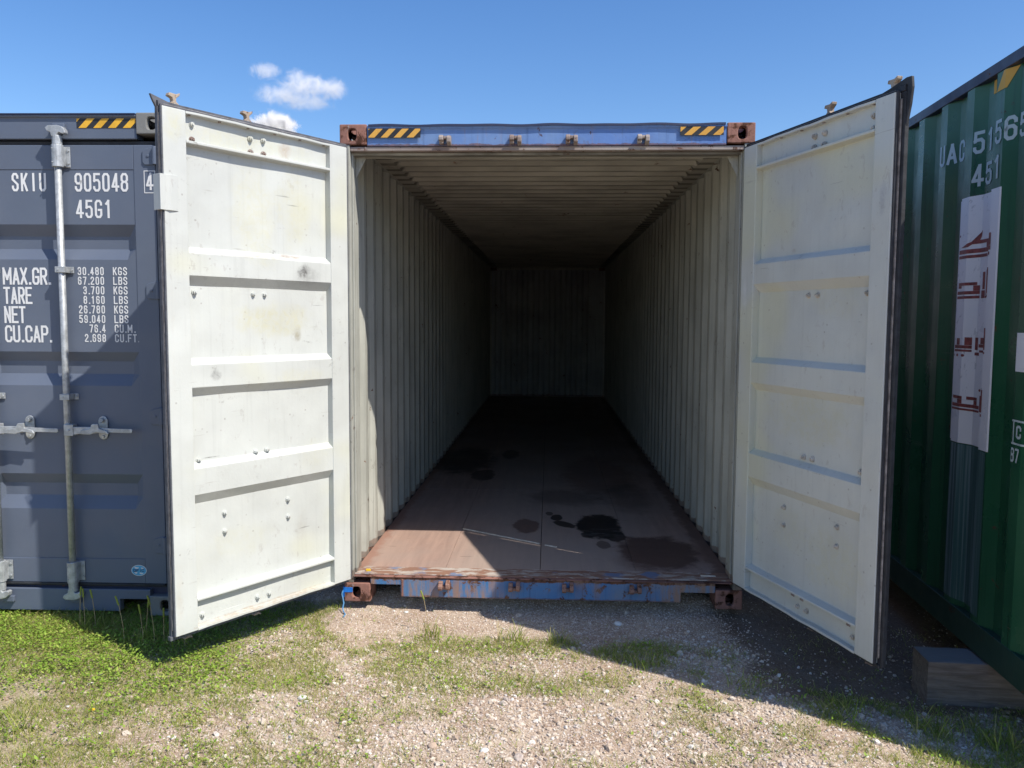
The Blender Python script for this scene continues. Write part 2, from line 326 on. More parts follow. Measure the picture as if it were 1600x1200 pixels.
def ground_mat():
    t = NT('stony_red_earth')
    v = t.n('ShaderNodeTexVoronoi'); v.inputs['Scale'].default_value = 75; t.l(t.tc.outputs['Object'], v.inputs['Vector'])
    v2 = t.n('ShaderNodeTexVoronoi'); v2.inputs['Scale'].default_value = 190; t.l(t.tc.outputs['Object'], v2.inputs['Vector'])
    soil = t.mix(t.ramp(t.noise(2.2, 6, .65), .36, .64), (.35, .255, .18), (.49, .40, .30))
    soil = t.mix(t.math('MULTIPLY', t.ramp(t.noise(30, 5, .7), .45, .62), .6), soil, (.22, .14, .10))
    sp = t.n('ShaderNodeSeparateXYZ'); t.l(v.outputs['Color'], sp.inputs[0])
    sp2 = t.n('ShaderNodeSeparateXYZ'); t.l(v2.outputs['Color'], sp2.inputs[0])
    st = t.mix(sp.outputs[0], (.38, .28, .22), (.72, .62, .54))
    st2 = t.mix(sp2.outputs[1], (.36, .26, .21), (.68, .58, .50))
    soil = t.mix(t.math('MULTIPLY', t.ramp(v2.outputs['Distance'], .5, .3), t.ramp(sp2.outputs[0], .3, .4)), soil, st2)
    c = t.mix(t.math('MULTIPLY', t.ramp(v.outputs['Distance'], .42, .3), t.ramp(sp.outputs[1], .45, .5)), soil, st)
    # thin green film of moss and seedlings on the left, away from the stones
    x = t.sep()[0]
    gm = t.math('ADD', t.ramp(x, -.3, -2.4), t.math('MULTIPLY', t.math('SUBTRACT', t.noise(3, 5, .6), .5), 2.0))
    c = t.mix(t.math('MULTIPLY', t.ramp(gm, .6, 1.2), .35), c, (.23, .22, .085))
    y = t.sep()[1]
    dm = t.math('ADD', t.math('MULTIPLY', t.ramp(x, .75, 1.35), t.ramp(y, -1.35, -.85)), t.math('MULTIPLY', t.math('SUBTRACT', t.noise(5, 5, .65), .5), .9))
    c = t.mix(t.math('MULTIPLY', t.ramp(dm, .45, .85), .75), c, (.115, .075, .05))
    h = t.math('ADD', t.math('MULTIPLY', t.math('SUBTRACT', 1.0, v.outputs['Distance']), .6), t.math('MULTIPLY', v2.outputs['Distance'], -.3))
    nb = t.bump(h, .55, .008); nb = t.bump(t.noise(12, 5, .6), .4, .03, nb)
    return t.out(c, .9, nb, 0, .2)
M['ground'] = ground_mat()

# ------------------------------------------------------------------ mesh builder
class MB:
    def __init__(s): s.v = []; s.f = []; s.mi = []; s.cur = 0
    def mat(s, i): s.cur = i; return s
    def add(s, vs_, fs):
        o = len(s.v); s.v += [tuple(p) for p in vs_]
        for f in fs: s.f.append([o+i for i in f]); s.mi.append(s.cur)
        return s
    def box(s, x0, x1, y0, y1, z0, z1, T=None):
        p = [(x, y, z) for z in (z0, z1) for y in (y0, y1) for x in (x0, x1)]
        if T: p = [T(*q) for q in p]
        return s.add(p, [(0, 2, 3, 1), (4, 5, 7, 6), (0, 1, 5, 4), (2, 6, 7, 3), (0, 4, 6, 2), (1, 3, 7, 5)])
    def prism(s, pts, a, b, T):
        """polygon pts (u,w) extruded between a and b; T(u, w, d) -> xyz"""
        n = len(pts); p = [T(u, w, a) for u, w in pts]+[T(u, w, b) for u, w in pts]
        return s.add(p, [list(range(n))[::-1], [n+i for i in range(n)]]+[(i, (i+1) % n, n+(i+1) % n, n+i) for i in range(n)])
    def cyl(s, c, axis, r, h, n=14, r1=None, T=None):
        r1 = r if r1 is None else r1; p = []
        for k, rr in ((0, r), (1, r1)):
            for i in range(n):
                a = 2*math.pi*i/n; ca, sa = rr*math.cos(a), rr*math.sin(a)
                q = {'x': (c[0]+h*k, c[1]+ca, c[2]+sa), 'y': (c[0]+ca, c[1]+h*k, c[2]+sa), 'z': (c[0]+ca, c[1]+sa, c[2]+h*k)}[axis]
                p.append(T(*q) if T else q)
        return s.add(p, [list(range(n))[::-1], [n+i for i in range(n)]]+[(i, (i+1) % n, n+(i+1) % n, n+i) for i in range(n)])
    def tube(s, pts, r, n=6):
        pts = [Vector(p) for p in pts]; rings = []
        for i, p in enumerate(pts):
            d = (pts[min(i+1, len(pts)-1)]-pts[max(i-1, 0)]).normalized()
            a = d.orthogonal().normalized(); b = d.cross(a)
            rings.append([p+(a*math.cos(2*math.pi*k/n)+b*math.sin(2*math.pi*k/n))*r for k in range(n)])
        v = [q for rg in rings for q in rg]; f = []
        for i in range(len(pts)-1):
            for k in range(n): f.append((i*n+k, i*n+(k+1) % n, (i+1)*n+(k+1) % n, (i+1)*n+k))
        f.append(tuple(range(n))[::-1]); f.append(tuple((len(pts)-1)*n+k for k in range(n)))
        return s.add(v, f)
    def build(s, name, mats, parent=None, bevel=0, smooth=False, loc=None, recalc=True):
        me = bpy.data.meshes.new(name); me.from_pydata(s.v, [], s.f)
        for mm in (mats if isinstance(mats, (list, tuple)) else [mats]): me.materials.append(mm)
        me.polygons.foreach_set('material_index', s.mi)
        if recalc:
            b = bmesh.new(); b.from_mesh(me); bmesh.ops.recalc_face_normals(b, faces=b.faces); b.to_mesh(me); b.free()
        if smooth: me.polygons.foreach_set('use_smooth', [True]*len(me.polygons))
        me.update()
        o = bpy.data.objects.new(name, me); COL.objects.link(o)
        if parent: o.parent = parent
        if loc: o.location = loc
        if bevel:
            md = o.modifiers.new('bevel', 'BEVEL'); md.width = bevel; md.segments = 2; md.limit_method = 'ANGLE'; md.angle_limit = R(40)
        return o
def tag(o, label=None, cat=None, group=None, kind=None):
    if label: o['label'] = label
    if cat: o['category'] = cat
    if group: o['group'] = group
    if kind: o['kind'] = kind
    return o
def empty(name, loc=(0, 0, 0), rz=0):
    o = bpy.data.objects.new(name, None); COL.objects.link(o); o.location = loc; o.rotation_euler = (0, 0, rz)
    o.empty_display_size = .3; return o
def copy_part(o, parent, loc=None, name=None):
    c = o.copy(); COL.objects.link(c); c.parent = parent
    if loc is not None: c.location = loc
    return c

# ------------------------------------------------------------------ stroke lettering
c_, d_ = .26, .13
GL = {
 '0': [('c', [(c_, 0), (1-c_, 0), (1, d_), (1, 1-d_), (1-c_, 1), (c_, 1), (0, 1-d_), (0, d_)])],
 '1': [[(.2, .82), (.6, 1), (.6, 0)]],
 '2': [[(0, .78), (0, 1-d_), (c_, 1), (1-c_, 1), (1, 1-d_), (1, .66), (0, .14), (0, 0), (1.05, 0)]],
 '3': [[(0, .8), (0, 1-d_), (c_, 1), (1-c_, 1), (1, 1-d_), (1, .64), (1-c_, .52), (.35, .52)], [(1-c_, .52), (1, .40), (1, d_), (1-c_, 0), (c_, 0), (0, d_), (0, .2)]],
 '4': [[(.72, 0), (.72, 1)], [(.66, .97), (.02, .27)], [(0, .24), (1.08, .24)]],
 '5': [[(.95, 1), (.08, 1), (.04, .58), (.25, .63), (1-c_, .63), (1, .5), (1, d_), (1-c_, 0), (c_, 0), (0, d_), (0, .2)]],
 '6': [[(1, .8), (1, 1-d_), (1-c_, 1), (c_, 1), (0, 1-d_), (0, d_), (c_, 0), (1-c_, 0), (1, d_), (1, .44), (1-c_, .57), (c_, .57), (0.02, .46)]],
 '7': [[(0, 1), (1, 1), (1, .9), (.38, 0)]],
 '8': [('c', [(c_, .53), (1-c_, .53), (1, .64), (1, 1-d_), (1-c_, 1), (c_, 1), (0, 1-d_), (0, .64)]), [(c_, .53), (0, .41), (0, d_), (c_, 0), (1-c_, 0), (1, d_), (1, .41), (1-c_, .53)]],
 'S': [[(1, .78), (1, 1-d_), (1-c_, 1), (c_, 1), (0, 1-d_), (0, .66), (1, .36), (1, d_), (1-c_, 0), (c_, 0), (0, d_), (0, .22)]],
 'K': [[(0, 0), (0, 1)], [(1, 1), (.06, .38)], [(.36, .6), (1, 0)]],
 'I': [[(.5, 0), (.5, 1)]], 'i': [[(.5, 0), (.5, .7)], [(.5, .88), (.5, 1)]],
 'U': [[(0, 1), (0, d_), (c_, 0), (1-c_, 0), (1, d_), (1, 1)]],
 'G': [[(1, .78), (1, 1-d_), (1-c_, 1), (c_, 1), (0, 1-d_), (0, d_), (c_, 0), (1-c_, 0), (1, d_), (1, .44), (.55, .44)]],
 'C': [[(1, .74), (1, 1-d_), (1-c_, 1), (c_, 1), (0, 1-d_), (0, d_), (c_, 0), (1-c_, 0), (1, d_), (1, .26)]],
 'Q': [('c', [(c_, 0), (1-c_, 0), (1, d_), (1, 1-d_), (1-c_, 1), (c_, 1), (0, 1-d_), (0, d_)]), [(.6, .25), (1.05, -.05)]],
 'F': [[(0, 0), (0, 1), (1, 1)], [(0, .52), (.8, .52)]],
 'E': [[(1, 0), (0, 0), (0, 1), (1, 1)], [(0, .52), (.8, .52)]],
 'L': [[(0, 1), (0, 0), (1, 0)]], 'T': [[(0, 1), (1, 1)], [(.5, .97), (.5, 0)]],
 'M': [[(0, 0), (0, 1), (.5, .3), (1, 1), (1, 0)]], 'N': [[(0, 0), (0, 1), (1, 0), (1, 1)]],
 'A': [[(0, 0), (.5, .98)], [(.5, .98), (1, 0)], [(.18, .28), (.82, .28)]],
 'X': [[(0, 0), (1, 1)], [(0, 1), (1, 0)]],
 'R': [[(0, 0), (0, 1), (1-c_, 1), (1, 1-d_), (1, .6), (1-c_, .48), (0.02, .48)], [(.52, .48), (1, 0)]],
 'P': [[(0, 0), (0, 1), (1-c_, 1), (1, 1-d_), (1, .6), (1-c_, .48), (0.02, .48)]],
 'B': [('c', [(0, 0), (1-c_, 0), (1, d_), (1, .4), (.86, .52), (1, .64), (1, 1-d_), (1-c_, 1), (0, 1)]), [(0.05, .52), (.8, .52)]],
 '.': [[(.5, -.02), (.5, .06)]],
}
GL['9'] = [[(1-x, 1-y) for x, y in GL['6'][0]]]
def strip(pts, w, closed=False):
    P = [Vector(p) for p in pts]; n = len(P); L = []; Rr = []
    for i in range(n):
        a = P[i-1] if (i > 0 or closed) else None; b = P[(i+1) % n] if (i < n-1 or closed) else None
        d1 = (P[i]-a).normalized() if a is not None else None; d2 = (b-P[i]).normalized() if b is not None else None
        if d1 is None: d1 = d2
        if d2 is None: d2 = d1
        n1 = Vector((-d1.y, d1.x)); n2 = Vector((-d2.y, d2.x)); mm = (n1+n2)
        if mm.length < 1e-5: mm = n1
        mm.normalize(); k = min(1/max(.35, mm.dot(n1)), 1.9)
        L.append(P[i]+mm*w/2*k); Rr.append(P[i]-mm*w/2*k)
    quads = []
    for i in range(n if closed else n-1):
        j = (i+1) % n; quads.append([Rr[i], Rr[j], L[j], L[i]])
    return quads
def text_quads(txt, x, y, h, gw, pitch, sw, slots=None):
    """returns list of (quad 2D points, layer)"""
    out = []; cx = x
    for k, ch in enumerate(txt):
        if slots is not None: cx = slots[k]
        if ch != ' ':
            wd = gw*(1.25 if ch == 'M' else 1)
            li = -1
            for g in GL[ch]:
                cl = isinstance(g, tuple); pts = g[1] if cl else g
                q = [Vector((cx+sw/2+p[0]*(wd-sw), y+sw/2+p[1]*(h-sw))) for p in pts]
                if ch == '.':
                    out.append(([(cx+gw*.1, y), (cx+gw*.1+sw*1.15, y), (cx+gw*.1+sw*1.15, y+sw*1.15), (cx+gw*.1, y+sw*1.15)], 0)); continue
                if cl:
                    li += 1
                    for quad in strip(q, sw, True): out.append((quad, li))
                    continue
                runs = [[q[0]]]
                for i in range(1, len(q)):
                    runs[-1].append(q[i])
                    if i < len(q)-1 and (q[i]-q[i-1]).angle(q[i+1]-q[i]) > R(62): runs.append([q[i]])
                for r_ in runs:
                    li += 1
                    a0_ = r_[0]-(r_[1]-r_[0]).normalized()*sw*.48; b0_ = r_[-1]+(r_[-1]-r_[-2]).normalized()*sw*.48
                    for quad in strip([a0_]+r_[1:-1]+[b0_], sw, False): out.append((quad, li))
        if slots is None:
            cx += pitch*(.55 if ch == '.' else 1.25 if ch == 'M' else 1)
    return out
def text_width(txt, pitch):
    return sum(pitch*(.55 if ch == '.' else 1.25 if ch == 'M' else 1) for ch in txt)

# ------------------------------------------------------------------ container pieces
def casting(parent, loc, mat, sx=1, sy=1, top=True, name='corner_casting'):
    """hollow ISO corner casting: single skin with oval holes and short tunnels; outer corner at loc, extends inward (sx, sy, up)"""
    W, D, H = .162, .178, .118
    b = bmesh.new()
    def face(o, eu, ev, inn, wu, wv, hole):
        outer = [(0, 0), (wu, 0), (wu, wv), (0, wv)]
        ov = [b.verts.new(o+eu*u+ev*v) for u, v in outer]
        hv = [b.verts.new(o+eu*u+ev*v) for u, v in hole]
        es = []
        for ring in (ov, hv):
            for i in range(len(ring)): es.append(b.edges.new((ring[i], ring[(i+1) % len(ring)])))
        bmesh.ops.triangle_fill(b, use_beauty=True, edges=es)
        iv = [b.verts.new(v.co+inn*.028) for v in hv]
        for i in range(len(hv)):
            j = (i+1) % len(hv); b.faces.new((hv[i], hv[j], iv[j], iv[i]))
    def stad(cu, cv, ru, rv, n=20):
        pts = []
        for i in range(n):
            a = 2*math.pi*(i+.5)/n; cx_, sx_ = math.cos(a), math.sin(a)
            pts.append((cu+ru*math.copysign(abs(cx_)**.72, cx_), cv+rv*math.copysign(abs(sx_)**.72, sx_)))
        return pts
    X, Y, Z = Vector((sx, 0, 0)), Vector((0, sy, 0)), Vector((0, 0, 1)); O = Vector((0, 0, 0))
    # front face (normal -Y side), hole set toward the outer side
    face(O, X, Z, Y, W, H, stad(W*.46, H*(.5 if not top else .5), .026, .036))
    face(O, Y, Z, X, D, H, stad(D*.5, H*.5, .034, .024))
    face(O+Z*(H if top else 0), X, Y, Z*(-1 if top else 1), W, D, stad(W*.5, D*.55, .030, .055))
    # closed faces
    def q(*p): b.faces.new([b.verts.new(v) for v in p])
    q(O+X*W, O+X*W+Y*D, O+X*W+Y*D+Z*H, O+X*W+Z*H)
    q(O+Y*D, O+Y*D+X*W, O+Y*D+X*W+Z*H, O+Y*D+Z*H)
    zz = Z*(0 if top else H); q(O+zz, O+zz+X*W, O+zz+X*W+Y*D, O+zz+Y*D)
    bmesh.ops.remove_doubles(b, verts=b.verts, dist=1e-5)
    bmesh.ops.recalc_face_normals(b, faces=b.faces)
    me = bpy.data.meshes.new(name); b.to_mesh(me); b.free(); me.materials.append(mat)
    o = bpy.data.objects.new(name, me); COL.objects.link(o); o.parent = parent; o.location = loc
    md = o.modifiers.new('bevel', 'BEVEL'); md.width = .006; md.segments = 2; md.limit_method = 'ANGLE'; md.angle_limit = R(60)
    return o

def side_profile(y0, y1, phase, pitch=.278, k=1.0, depth=.036):
    """break points (y, inward offset) of a corrugated side wall; phase = y of the centre of a proud face"""
    pr, sl, re = .072*k, .068*k, .070*k
    pts = []; n0 = int((y0-phase)/pitch)-2
    for i in range(n0, int((y1-phase)/pitch)+3):
        c = phase+i*pitch
        for dy, off in ((-pr/2, 0), (pr/2, 0), (pr/2+sl, depth), (pr/2+sl+re, depth)):
            y = c+dy
            if y0+.02 < y < y1-.02: pts.append((y, off))
    pts = [(y0, pts[0][1])]+pts+[(y1, pts[-1][1])]
    return pts

def container(name, H, L, mats, loc, rz, phaseL=.3, phaseR=.3, pitch=.278, k=1.0, floor=True, front_off=0.0):
    """mats: out, inn, rail_top, rail_bot, cast, post, ceil"""
    root = empty(name, loc, rz)
    XW = 1.219
    for sx in (-1, 1):
        for y, sy in ((0, 1), (L, -1)):
            casting(root, (sx*XW, y, H-.118), mats['cast'], -sx, sy, True)
            casting(root, (sx*XW, y, 0), mats['cast'], -sx, sy, False)
    # side walls, two skins
    for sx, ph in ((-1, phaseL), (1, phaseR)):
        pr = side_profile(.125, L-.13, ph, pitch, k)
        mb = MB(); z0, z1 = .155, H-.058
        nz = 1
        for mi, off in ((0, 0), (1, .004)):
            mb.mat(mi)
            v = []; f = []
            for (y, o) in pr:
                for z in (z0, z1): v.append((sx*(XW-.004-o-off), y, z))
            for i in range(len(pr)-1): f.append((2*i, 2*i+2, 2*i+3, 2*i+1))
            mb.add(v, f)
        o = mb.build('side_wall', [mats['out'], mats['inn']], root, recalc=False)
    # back wall, trapezoids
    mb = MB(); xs = []; x = -1.165; first = True
    seq = [(.055, 0), (.04, .045), (.055, .045), (.04, 0)]
    pts = [(-1.165, 0)]; cur = -1.165+.06; lvl = 0
    pts.append((cur, 0))
    while cur < 1.165-.25:
        for w, nl in ((.04, .045), (.07, .045), (.04, 0), (.0766, 0)):
            cur += w; pts.append((cur, nl))
    pts.append((1.165, 0))
    pts[-2] = (min(pts[-2][0], 1.16), pts[-2][1])
    for mi, off in ((0, .004), (1, 0)):
        mb.mat(mi); v = []; f = []
        for (px, o) in pts:
            for z in (.155, H-.1): v.append((px, L-.10+o+off, z))
        for i in range(len(pts)-1): f.append((2*i, 2*i+2, 2*i+3, 2*i+1))
        mb.add(v, f)
    mb.build('end_wall', [mats['out'], M['end_inner']], root, recalc=False)
    mb = MB(); mb.box(-1.165, 1.165, L-.12, L-.02, H-.1, H-.03); mb.build('end_header', mats['rail_top'], root)
    # roof, transverse ribs with side gutters
    mb = MB(); rows = [(0.06, 0)]; y = .16
    while y < L-.3:
        for w, nl in ((.052, 0), (.052, 1), (.053, 1), (.052, 0)):
            y += w; rows.append((y, nl))
    rows.append((L-.1, 0))
    cols = [(-1.16, 0), (-1.06, 0), (-1.035, 1), (1.035, 1), (1.06, 0), (1.16, 0)]
    for mi, off in ((0, .003), (1, 0)):
        mb.mat(mi); v = []; f = []; nc = len(cols)
        for (yy, a) in rows:
            for (xx, c) in cols: v.append((xx, yy, H-.062+.042*a*c+.006*c+off))
        for i in range(len(rows)-1):
            for j in range(nc-1): f.append((i*nc+j, i*nc+j+1, (i+1)*nc+j+1, (i+1)*nc+j))
        mb.add(v, f)
    mb.build('roof', [mats['out'], mats['ceil']], root, recalc=False)
    for sx in (-1, 1):
        mb = MB(); a, b_ = sorted((sx*(XW-.06), sx*(XW+.001)))
        mb.box(a, b_, .178, L-.178, H-.06, H-.006); mb.build('top_rail', mats['rail_top'], root, bevel=.003)
        mb = MB(); a, b_ = sorted((sx*(XW-.05), sx*(XW-.001)))
        mb.box(a, b_, .178, L-.178, .01, .158); mb.build('bottom_rail', mats['rail_bot'], root, bevel=.003)
        for y in (0.006, L-.12):
            mb = MB(); a, b_ = sorted((sx*(XW-.058), sx*(XW-.003)))
            mb.box(a, b_, y, y+.114, .118, H-.118); mb.build('corner_post', mats['post'], root, bevel=.004)
    mb = MB()
    yy = .3
    while yy < L-.2:
        mb.box(-1.168, 1.168, yy, yy+.045, .03, .138); yy += .3
    o = mb.build('cross_member', M['steel'], root); o['kind'] = 'stuff'
    return root

# =================================================================== OPEN BLUE CONTAINER
CL = 12.192
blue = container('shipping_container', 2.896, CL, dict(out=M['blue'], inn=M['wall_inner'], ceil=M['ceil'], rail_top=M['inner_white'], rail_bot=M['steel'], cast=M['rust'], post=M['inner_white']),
                 (0, 0, 0), 0, phaseL=.33, phaseR=.33)
tag(blue, 'open blue container with rusty corners and both white-lined doors swung wide, empty inside', 'shipping container')
# header
mb = MB(); XC = 1.219-.1635
mb.prism([(.006, 2.768), (.006, 2.862), (-.004, 2.872), (-.004, 2.884), (.10, 2.884), (.10, 2.768)], -XC, XC, lambda u, w, d: (d, u, w))
mb.build('header', M['blue'], blue, bevel=.003)
mb = MB(); mb.box(-1.16, 1.16, .012, .11, 2.742, 2.7665); mb.build('header_lip', M['camrust'], blue, bevel=.003)
mb = MB(); mb.box(-1.16, 1.16, .055, .16, 2.725, 2.7405); mb.build('header_lip', M['ceil'], blue, bevel=.003)
# weather strip lying on the header's top edge, slightly buckled
mb = MB(); N = 60
v = []; f = []
for i in range(N+1):
    x = -XC+.01+(2*XC-.02)*i/N; dz = .0035*math.sin(i*.55)*math.sin(i*.13+1)+.003
    v += [(x, -.011, 2.8845+dz-.008), (x, -.010, 2.889+dz), (x, .05, 2.8895+dz*.5), (x, .05, 2.885)]
for i in range(N):
    for k in range(4): f.append((4*i+k, 4*i+4+k, 4*i+4+(k+1) % 4, 4*i+(k+1) % 4))
mb.add(v, f); mb.build('drip_strip', M['bluerail'], blue)

def hazard(parent, x0, x1, z0, z1, y, n, slant, mats, flip=False, name='hazard_label', phase=0.0):
    mb = MB(); mb.mat(0); mb.box(x0, x1, y, y+.001, z0, z1); mb.mat(1); w = (x1-x0)/n
    def clip(poly):
        for ax, lim, sgn in ((0, x0+.001, 1), (0, x1-.001, -1)):
            out = []
            for i in range(len(poly)):
                a, b = poly[i-1], poly[i]; ia = (a[0]-lim)*sgn >= 0; ib = (b[0]-lim)*sgn >= 0
                if ia != ib: tt = (lim-a[0])/(b[0]-a[0]); out.append((lim, a[1]+tt*(b[1]-a[1])))
                if ib: out.append(b)
            poly = out
            if not poly: return None
        return poly
    for i in range(-2, n+2):
        a = x0+(i+phase)*w; s = slant
        p = clip([(a, z0+.001), (a+w*.52, z0+.001), (a+w*.52+s, z1-.001), (a+s, z1-.001)])
        if p: mb.add([(q[0], y-.0012, q[1]) for q in p], [list(range(len(p)))])
    return mb.build(name, mats, parent, recalc=False)
hazard(blue, -1.045, -.735, 2.815, 2.868, -.0065, 4, .05, [M['black'], M['yellowfade']], phase=-.05)
hazard(blue, .785, 1.035, 2.822, 2.872, -.0065, 3, .055, [M['black'], M['yellowfade']], phase=.25)

# cam keepers
def keeper(parent, x, z, inv=False):
    mb = MB(); s = -1 if inv else 1
    T = lambda a, b, c: (x+a, b, z+s*c)
    mb.prism([(.004, -.02), (.004, .028), (-.038, .028), (-.055, .014), (-.055, -.004), (-.03, -.008), (-.03, -.02)], -.034, -.008, lambda u, w, d: T(d, u, w))
    mb.prism([(.004, -.028), (.004, .026), (-.036, .026), (-.05, .012), (-.05, -.014), (-.02, -.026)], .012, .036, lambda u, w, d: T(d, u, w))
    mb.prism([(.004, .006), (.004, .024), (-.034, .024), (-.034, .006)], -.0085, .0125, lambda u, w, d: T(d, u, w))
    return mb.build('cam_keeper', M['keeper_rust'] if inv else M['camrust'], parent, bevel=.004)
for x in (-.588, -.174, .154, .569): keeper(blue, x, 2.795)
for x in (-.597, -.166, .161, .571): keeper(blue, x, .122, True)

# sill with fork-lift notches at both ends
mb = MB()
zt = .157
mb.prism([(-XC, zt), (-XC, .112), (-.868, .112), (-.868, .036), (.848, .036), (.848, .098), (XC, .098), (XC, zt)], .002, .05, lambda u, w, d: (u, d, w))
mb.build('sill', M['blue_sill'], blue, bevel=.003)
mb = MB(); mb.box(-.862, -.85, -.004, .001, .04, .15); mb.build('weld_seam', M['rust'], blue, bevel=.002)
mb = MB()
mb.box(-1.16, 1.16, -.004, .052, .1585, .164); mb.mat(1); mb.box(-1.16, 1.16, .03, .175, .1645, .171)
mb.build('threshold', [M['rust'], M['silltop']], blue, bevel=.0015)
mb = MB(); mb.box(-1.166, 1.166, .18, CL-.06, .1385, .1412); mb.build('light_seal_sheet', M['steel'], blue)  # added unseen sheet, stops daylight leaking in under the floor joints
# floor panels (plywood sheets with open joints)
cols = [(-1.172, -.6115), (-.6095, -.0105), (-.0065, .5945), (.5965, 1.172)]
y = .178; yi = 0
while y < CL-.13:
    y2 = min(y+2.41, CL-.1)
    for j, (a, b_) in enumerate(cols):
        mb = MB(); dz = random.uniform(-.0008, .0008)
        mb.box(a, b_, y+.0015, y2-.0015, .142, .170+dz); mb.build('floor_panel', M['floor'], blue, bevel=.001)
    y = y2; yi += 1
# interior: lashing rings, front flat strips beside the posts
for sx in (-1, 1):
    mb = MB(); a, b_ = sorted((sx*1.1605, sx*1.150)); mb.box(a, b_, .05, .10, .172, 2.74); mb.build('door_jamb', M['inner_white'], blue, bevel=.003)
    mb = MB(); a, b_ = sorted((sx*1.1605, sx*1.154)); mb.box(a, b_, .118, .19, .172, 2.80); mb.build('door_jamb', M['inner_white'], blue, bevel=.003)
    # gusset at the header
    mb = MB(); mb.prism([(sx*1.15, 2.74), (sx*1.15, 2.60), (sx*1.08, 2.735)], .12, .126, lambda u, w, d: (u, d, w)); mb.build('gusset', M['inner_white'], blue)

# ------------------------------------------------------------------ opened doors
def hexbolt(mb, t, z, T, r=.0135, o0=.0):
    # o0 = surface offset, head stands proud toward the camera side (negative o)
    mb.cyl((t, o0-.004, z), 'y', r*1.25, .004, 12, T=T)
    n = 6; h = .011; p = []
    for k, rr in ((0, r), (1, r*.9)):
        for i in range(n):
            a = 2*math.pi*i/n+.3; p.append(T(t+rr*math.cos(a), o0-.004-h*k, z+rr*math.sin(a)))
    mb.add(p, [list(range(n))[::-1], [n+i for i in range(n)]]+[(i, (i+1) % n, n+(i+1) % n, n+i) for i in range(n)])
    mb.cyl((t, o0-.021, z), 'y', r*.45, .007, 8, T=T)

